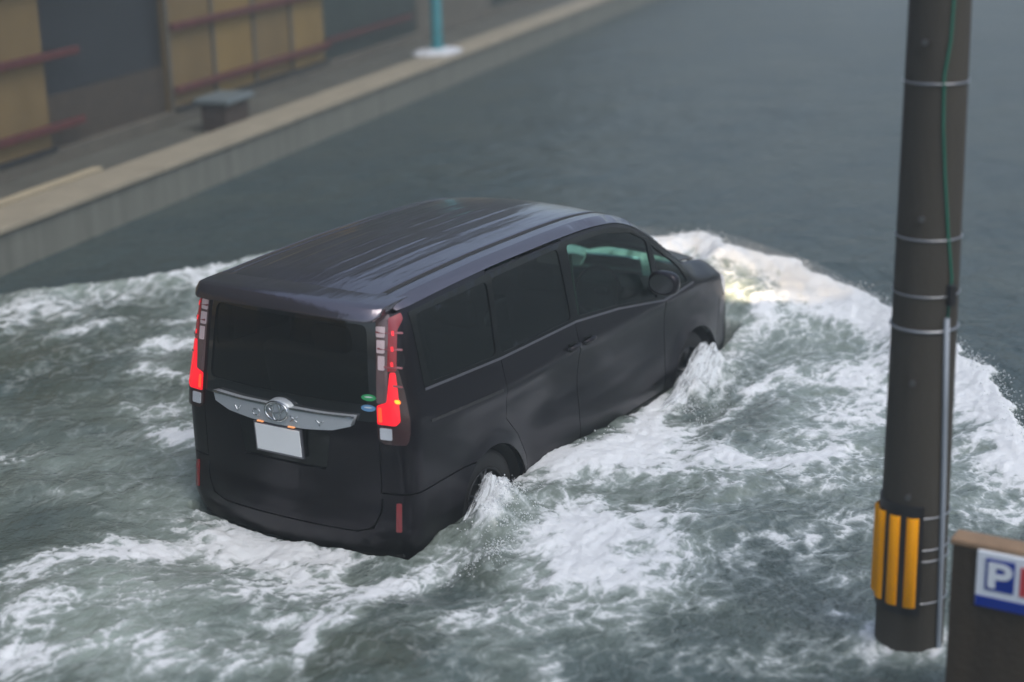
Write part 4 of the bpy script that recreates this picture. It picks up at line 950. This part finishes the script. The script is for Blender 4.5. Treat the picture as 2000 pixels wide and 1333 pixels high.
# ------------------------------------------------------------------ kerb wall, terrace and building
def strip(name, a0, a1, o0, o1, z0, z1, mt, parent=None, bev=0):
    c = wl((a0+a1)/2, (o0+o1)/2, (z0+z1)/2); mb = MB().box((0, 0, 0), (a1-a0, o1-o0, z1-z0), bev=bev)
    o = mb.build(name, mt, parent); o.rotation_euler = (0, 0, WA); o.location = c; return o
M_conc = mat('weathered_concrete', (.17, .175, .145), .8, var=.5, runs=2.5, scale=1.7, bump=.4, bscale=30)
M_coping = mat('tan_coping', (.31, .275, .20), .75, var=.25, scale=2.5, bump=.3, bscale=40)
kw = tag(empty('kerb_wall', wl(0, 0, 0)), 'long low concrete retaining wall with tan coping beside the flooded road', 'wall')
def child_strip(name, par, *a, **k):
    o = strip(name, *a, **k); mw = o.matrix_basis.copy(); o.parent = par; o.location = o.location-par.location; return o
child_strip('wall_face', kw, -14, 60, .02, .5, -.01, .74, M_conc)
for i in range(18): child_strip('coping', kw, -14+i*4.1, -14+i*4.1+4.09, -.02, .56, .742, .80, M_coping, bev=.01)
terr = strip('pavement', -14, 60, .56, 1.56, -.01, .70, mat('damp_terrace', (.10, .10, .08), .7, var=.4, scale=2)); terr['kind'] = 'structure'
bl = tag(empty('building', wl(0, 1.6, 0)), 'ochre panelled building with dark bays and red rails behind the low wall', 'building')
M_ochre = mat('ochre_panel', (.23, .155, .050), .7, var=.35, scale=1.2, bump=.2, bscale=15)
M_ochre2 = mat('dull_ochre_panel', (.18, .125, .05), .7, var=.35, scale=1.5, bump=.2, bscale=15)
M_bay = mat('dark_bay', (.026, .030, .034), .35, var=.5, scale=1.0)
M_bayg = mat('dark_green_bay', (.030, .045, .040), .4, var=.5, scale=1.5)
M_rail = mat('red_rail', (.10, .028, .026), .5, var=.6, scale=5)
M_plinth = mat('brown_plinth', (.12, .11, .085), .8, var=.4, scale=2.5, bump=.3)
M_upper = mat('dark_upper_wall', (.045, .05, .04), .8, var=.4, scale=1)
cs_ = child_strip
cs_('wall', bl, -14, 27, 1.80, 7.5, -.01, 9.5, M_upper)
cs_('plinth', bl, -14, 27, 1.60, 1.795, -.01, .845, M_plinth)
a = -14
spans = [(-14, -7.5, 'o'), (-7.5, -5, 'd'), (-5, -.5, 'o'), (-.5, 2.2, 'd'), (2.2, 6.95, 'o'), (6.95, 9.7, 'd'), (9.7, 14.5, 'o'), (14.5, 18.5, 'g'), (18.5, 22.5, 'p'), (22.5, 27, 'g')]
for (a0, a1, kd) in spans:
    if kd == 'o':
        n = max(1, round((a1-a0)/1.2)); w_ = (a1-a0)/n
        for i in range(n):
            cs_('wall_panel', bl, a0+i*w_+.01, a0+(i+1)*w_-.01, 1.66, 1.79, .85, 3.2, (M_ochre, M_ochre2)[(i+(a0 > 5)) % 2], bev=.008)
            cs_('panel_post', bl, a0+i*w_-.03, a0+i*w_+.03, 1.62, 1.655, .85, 3.2, M_plinth)
        for z in (1.12, 1.93, 2.75): cs_('rail', bl, a0+.02, a1+.6*(a1 < 10)-.02, 1.55, 1.615, z-.045, z+.045, M_rail, bev=.01)
        cs_('lower_rail', bl, a0+.02, a1-.02, 1.57, 1.615, .855, .90, M_bay)
    elif kd == 'd': cs_('doorway', bl, a0, a1, 1.74, 1.79, 1.45, 3.0, M_bay); cs_('door_base', bl, a0, a1, 1.73, 1.79, .85, 1.449, mat('brown_door_base', (.062, .050, .036), .7, var=.4))
    elif kd == 'g':
        cs_('doorway', bl, a0, a1, 1.72, 1.79, .85, 3.2, M_bayg)
        cs_('rail', bl, a0+.05, a1-.4, 1.60, 1.66, 1.13, 1.2, M_rail, bev=.01)
    else: cs_('wall_panel', bl, a0, a1, 1.70, 1.79, .85, 3.2, M_plinth)
cs_('fascia', bl, -14, 27, 1.5, 1.795, 3.21, 3.7, M_bay)
for i in range(14):
    w_ = cs_('window', bl, -13+i*2.9, -13+i*2.9+1.5, 1.76, 1.795, 4.4, 5.9, M_trimgrey); g_ = MB().box((0, 0, 0), (1.38, .02, 1.38)).build('pane', M_bay, w_); g_.location = (0, -.02, 0)
    w_ = cs_('window', bl, -13+i*2.9, -13+i*2.9+1.5, 1.76, 1.795, 7.0, 8.5, M_trimgrey); g_ = MB().box((0, 0, 0), (1.38, .02, 1.38)).build('pane', M_bay, w_); g_.location = (0, -.02, 0)
rf_ = cs_('roof', bl, -14.4, 27.4, 1.3, 7.9, 9.51, 9.75, M_bay)
# stone gate post with a pale cap, on the coping in front of the dark bay
gp = tag(empty('gate_post', wl(9.5, .60, .70), WA), 'squat dark stone pier with a pale blue-grey cap behind the low wall', 'pier')
MB().box((0, .18, .17), (.62, .36, .34), bev=.02).build('pier_body', mat('dark_stone', (.055, .04, .03), .8, var=.4), gp)
MB().box((0, .18, .385), (.74, .5, .08), bev=.025).build('pier_cap', mat('pale_cap', (.13, .16, .165), .6), gp)
# long pale beam lying on the terrace
tag(strip('timber_beam', 3.2, 6.6, .80, .92, .70, .76, mat('pale_timber', (.42, .36, .24), .7), bev=.01), 'thin pale timber beam lying along the terrace behind the wall', 'beam')
# teal post on its white footing
gpst = tag(empty('sign_post', (15.62, 9.42, .80)), 'teal painted steel post standing on a white footing at the wall coping', 'post')
MB().tube([(0, 0, 0), (0, 0, .06), (0, 0, 3.2)], [.10, .092, .09], 20).build('post', mat('teal_paint', (.035, .22, .25), .4, var=.2, scale=4), gpst, True)
MB().tube([(0, 0, .0), (0, 0, .10), (0, 0, .12)], [.125, .12, .10], 20).build('post_collar', bpy.data.materials['teal_paint'], gpst, True)
bm = bmesh.new(); bmesh.ops.create_icosphere(bm, subdivisions=4, radius=1)
fv = np.array([v.co[:] for v in bm.verts]); nn_ = fbm(fv[:, 0]*2+4, fv[:, 1]*2+fv[:, 2], 4)
fv = fv*np.array([.50, .34, .085])*(1+.35*nn_)[:, None]
mesh_obj('footing', fv, [[v.index for v in f.verts] for f in bm.faces], mat('white_mortar', (.60, .63, .66), .8, bump=.4), gpst); bm.free()

# ------------------------------------------------------------------ utility pole
PX, PY = .335, -3.68
up = tag(empty('utility_pole', (PX, PY, 0)), 'tall round grey concrete utility pole rising from the flood at right', 'utility pole')
M_pole = mat('pole_concrete', (.046, .040, .030), .8, var=.55, runs=5, scale=1.6, bump=.25, bscale=50, noisy_rough=.1)
rad = lambda z: .168-(z-.35)*.0095
zz_ = [0, .35, 1, 2, 3, 4, 6, 8, 10]
MB().tube([(0, 0, z) for z in zz_], [rad(z) for z in zz_], 64).build('shaft', M_pole, up, True)
# angle towards the camera
ca = math.atan2(-6.07-PY, -7.205-PX)
def on_pole(da, z, r_=0): a = ca+da; return Vector((math.cos(a)*(rad(z)+r_), math.sin(a)*(rad(z)+r_), z))
M_bolt = mat('bolt_steel', (.16, .16, .16), .4, metal=.7)
M_wire = mat('steel_wire', (.40, .42, .44), .35, metal=.8)
def hoop(z, a0=-math.pi, a1=math.pi, r=.005, sag=0):
    n = 48; full = a1-a0 > 6; mb = MB(); pts_ = [on_pole(a0+(a1-a0)*i/n, z+sag*(i/n), .004) for i in range(n if full else n+1)]
    mb.tube(pts_, r, 6, closed=full); mb.build('wire_band', M_wire, up, True)
HOOPS = [(3.147, .0045), (2.431, .0045), (2.163, .004), (1.996, .007)]
GUARD_HOOPS = (1.063, .897, .838, .616)
CA = .86
WIRE = [(-.25, 6.0), (-.38, 4.5), (-.44, 3.512), (-.48, 3.341), (-.63, 3.184), (-.58, 2.955), (-.45, 2.722), (-.28, 2.483), (-.05, 2.25), (-.14, 2.05)]
BOLTS = [(-.2, 2.536), (-.22, 1.751), (-.19, 1.177), (-.35, 3.334)]

for z, r in HOOPS: hoop(z, r=r)
# reflective guard: black sheet with raised yellow ribs, wrapped round the road side
MAX_A = .62
def curved(name, a0, a1, z0, z1, r0, r1, mt, par, n=10):
    V = []
    for i in range(n+1):
        a = a0+(a1-a0)*i/n
        for (z, r) in ((z0, r0), (z0, r1), (z1, r1), (z1, r0)): V.append(on_pole(a, z, r))
    Fc = [(i*4+j, i*4+(j+1) % 4, (i+1)*4+(j+1) % 4, (i+1)*4+j) for i in range(n) for j in range(4)]+[(0, 1, 2, 3), (n*4+3, n*4+2, n*4+1, n*4)]
    return shade(mesh_obj(name, V, Fc, mt, par), 40)
M_yel = mat('yellow_reflector', (.90, .36, .0), .6, spec=.15, var=.12, scale=9); M_blk = mat('black_guard_rubber', (.014, .014, .016), .5)
gd = empty('pole_guard', (0, 0, 0)); gd.parent = up
GA0, GA1 = -2.2, .26
curved('backing', GA0, GA1, .555, 1.125, .001, .010, M_blk, gd, 30)
for i in range(5):
    a1 = GA1-.13-i*.52; a0 = a1-.34; am_ = (a0+a1)/2; V = []; n = 10
    for (z, sc) in ((.60, .6), (.612, 1), (1.058, 1), (1.07, .6)):
        for j in range(n+1):
            t_ = j/n; V.append(on_pole(a0+(a1-a0)*t_, z, .011+.020*sc*math.sin(math.pi*t_)**.55))
    m_ = n+1; Fc = [(k*m_+j, k*m_+j+1, (k+1)*m_+j+1, (k+1)*m_+j) for k in range(3) for j in range(n)]
    mesh_obj('rib', V, Fc, M_yel, gd)
for z in GUARD_HOOPS: hoop(z, GA1-.05, 2.6, .0045)
# conduit, wire and clip
CZ = lambda z: I1(z, [.1, 1.1, 2.06], [.98, .86, .67])
M_cond = mat('grey_conduit', (.30, .34, .38), .5)
MB().tube([on_pole(CZ(z), z, .012) for z in (.1, .4, .8, 1.2, 1.6, 2.06)], .0125, 12).build('conduit', M_cond, up, True)
MB().tube([on_pole(CA+d_, z, .007) for d_, z in WIRE], .006, 8).build('green_cable', mat('green_cable', (.01, .16, .10), .5), up, True)
MB().box(on_pole(CA-.08, 2.17, .012), (.035, .035, .10), rot=Matrix.Rotation(ca+CA-.08, 3, 'Z'), bev=.004).build('cable_clip', M_blk, up)
for (d_, z) in BOLTS:
    p = on_pole(d_, z, 0); q = on_pole(d_, z, .030); mb = MB().tube([p, q], .009, 10); mb.tube([on_pole(d_, z, .024), on_pole(d_, z, .032)], .015, 6); mb.build('step_bolt', M_bolt, up)

# ------------------------------------------------------------------ block wall with the parking sign
bw = tag(empty('block_wall', (-.145, -4.03, 0)), 'dark mossy concrete wall with a tan top edge beside the utility pole', 'wall')
M_moss = mat('mossy_dark_concrete', (.040, .029, .017), .85, var=.6, runs=6, scale=2, bump=.5, bscale=30)
MB().box((0, -2.9, .575), (.11, 5.8, 1.13), bev=.006).build('wall_face', M_moss, bw)
MB().box((0, -2.9, 1.1575), (.125, 5.82, .03), bev=.008).build('coping', mat('tan_edge', (.26, .17, .10), .8, var=.35, scale=14, bump=.4), bw)
ps = tag(empty('parking_sign', (-.2, -4.15, 1.0)), 'white and blue parking sign with a white P fixed to the dark wall', 'sign')
M_sw = mat('sign_white', (.75, .80, .85), .3, var=.04); M_sb = mat('sign_blue', (.004, .032, .27), .5, var=.08, spec=.2); M_sr = mat('sign_red', (.55, .05, .06), .4)
MB().box((-.012, -.52, .013), (.02, 1.04, .27), bev=.006).build('sign_panel', M_sw, ps)
MB().box((-.0245, -.521, -.093), (.004, 1.034, .050)).build('blue_band', M_sb, ps)
MB().box((-.0245, -.108, .043), (.004, .130, .152)).build('blue_square', M_sb, ps)
def flat(name, outer, holes, mt, parent, x0=-.0275, th=.003):
    vs, fs = cdt(outer, holes, 1, 1); V = [(x0-th, y, z) for y, z in vs]+[(x0, y, z) for y, z in vs]; n = len(vs); Fc = []
    for f in fs:
        a = vs[list(f)]; cr = (a[1][0]-a[0][0])*(a[2][1]-a[0][1])-(a[1][1]-a[0][1])*(a[2][0]-a[0][0]); Fc.append(f[::-1] if cr > 0 else f)
    for pl in [outer]+holes:
        k = len(pl); ix = [int(np.argmin(np.hypot(vs[:, 0]-p[0], vs[:, 1]-p[1]))) for p in pl]
        for i in range(k): Fc.append((ix[i], ix[(i+1) % k], ix[(i+1) % k]+n, ix[i]+n))
    return mesh_obj(name, V, Fc, mt, parent, False)
def arcp(cy, cz, r_y, r_z, a0, a1, n=10): return [(cy+r_y*math.cos(R(a0+(a1-a0)*i/n)), cz+r_z*math.sin(R(a0+(a1-a0)*i/n))) for i in range(n+1)]
# letter P seen from -x: reading right is -y
Pc = -.108; zc = .043
outP = [(Pc+.052, zc-.062), (Pc+.052, zc+.062)]+arcp(Pc-.008, zc+.022, -.048, .040, 90, -90)+[(Pc+.018, zc-.018), (Pc+.018, zc-.062)]
inP = [(Pc+.018, zc+.036), (Pc+.018, zc+.010)]+arcp(Pc-.006, zc+.023, -.018, .013, -90, 90)
flat('letter', outP, [inP[::-1]], M_sw, ps)
MB().box((-.0245, -.325, .035), (.004, .254, .14)).build('red_square', M_sr, ps)
MB().box((-.006, -.25, -.42), (.02, .5, .12), bev=.004).build('rusty_plate', mat('rusty_plate', (.10, .045, .03), .8, var=.5, scale=12), bw) if False else None

# ------------------------------------------------------------------ rain haze
hz = MB().box((22, 0, 4.95), (150, 120, 12.1)).build('haze', None); hz.data.materials.clear()
hm = bpy.data.materials.new('haze'); hm.use_nodes = True; hn = hm.node_tree; hn.nodes.remove(hn.nodes['Principled BSDF'])
pv = hn.nodes.new('ShaderNodeVolumePrincipled'); pv.inputs['Color'].default_value = (.80, .90, .90, 1); pv.inputs['Density'].default_value = .007; pv.inputs['Anisotropy'].default_value = .2
hn.links.new(pv.outputs[0], hn.nodes['Material Output'].inputs['Volume']); hz.data.materials.append(hm)
tag(hz, 'thin pale rain haze hanging over the flooded street', 'haze', kind='stuff')

# drifting spray above the bow wave and low over the churned wash
def mist(name, centres, dens_, label):
    bm = bmesh.new()
    mb = MB()
    mb.tube([Vector(c[:3]) for c in centres], [c[3] for c in centres], 16)
    o = mb.build(name, None); o.data.materials.clear(); bm.free()
    m_ = bpy.data.materials.new(name); m_.use_nodes = True; t_ = m_.node_tree; t_.nodes.remove(t_.nodes['Principled BSDF'])
    v_ = t_.nodes.new('ShaderNodeVolumePrincipled'); v_.inputs['Color'].default_value = (.9, .93, .93, 1); v_.inputs['Anisotropy'].default_value = .1
    g_ = t_.nodes.new('ShaderNodeNewGeometry'); n_ = t_.nodes.new('ShaderNodeTexNoise'); n_.inputs['Scale'].default_value = 1.7; n_.inputs['Detail'].default_value = 4; t_.links.new(g_.outputs['Position'], n_.inputs[0])
    r_ = t_.nodes.new('ShaderNodeMapRange'); r_.inputs[1].default_value = .42; r_.inputs[2].default_value = .72; r_.inputs[3].default_value = 0; r_.inputs[4].default_value = dens_; t_.links.new(n_.outputs[0], r_.inputs[0]); t_.links.new(r_.outputs[0], v_.inputs['Density'])
    t_.links.new(v_.outputs[0], t_.nodes['Material Output'].inputs['Volume']); o.data.materials.append(m_); tag(o, label, 'spray', kind='stuff')
mist('spray_mist', [(5.9, 1.2, .7, .1), (5.75, .5, .68, .22), (5.62, -.3, .68, .26), (5.4, -1.1, .60, .24), (4.9, -1.9, .55, .2), (4.2, -2.6, .5, .1)], 1.5, 'soft white spray drifting over the bow wave ahead of the van')
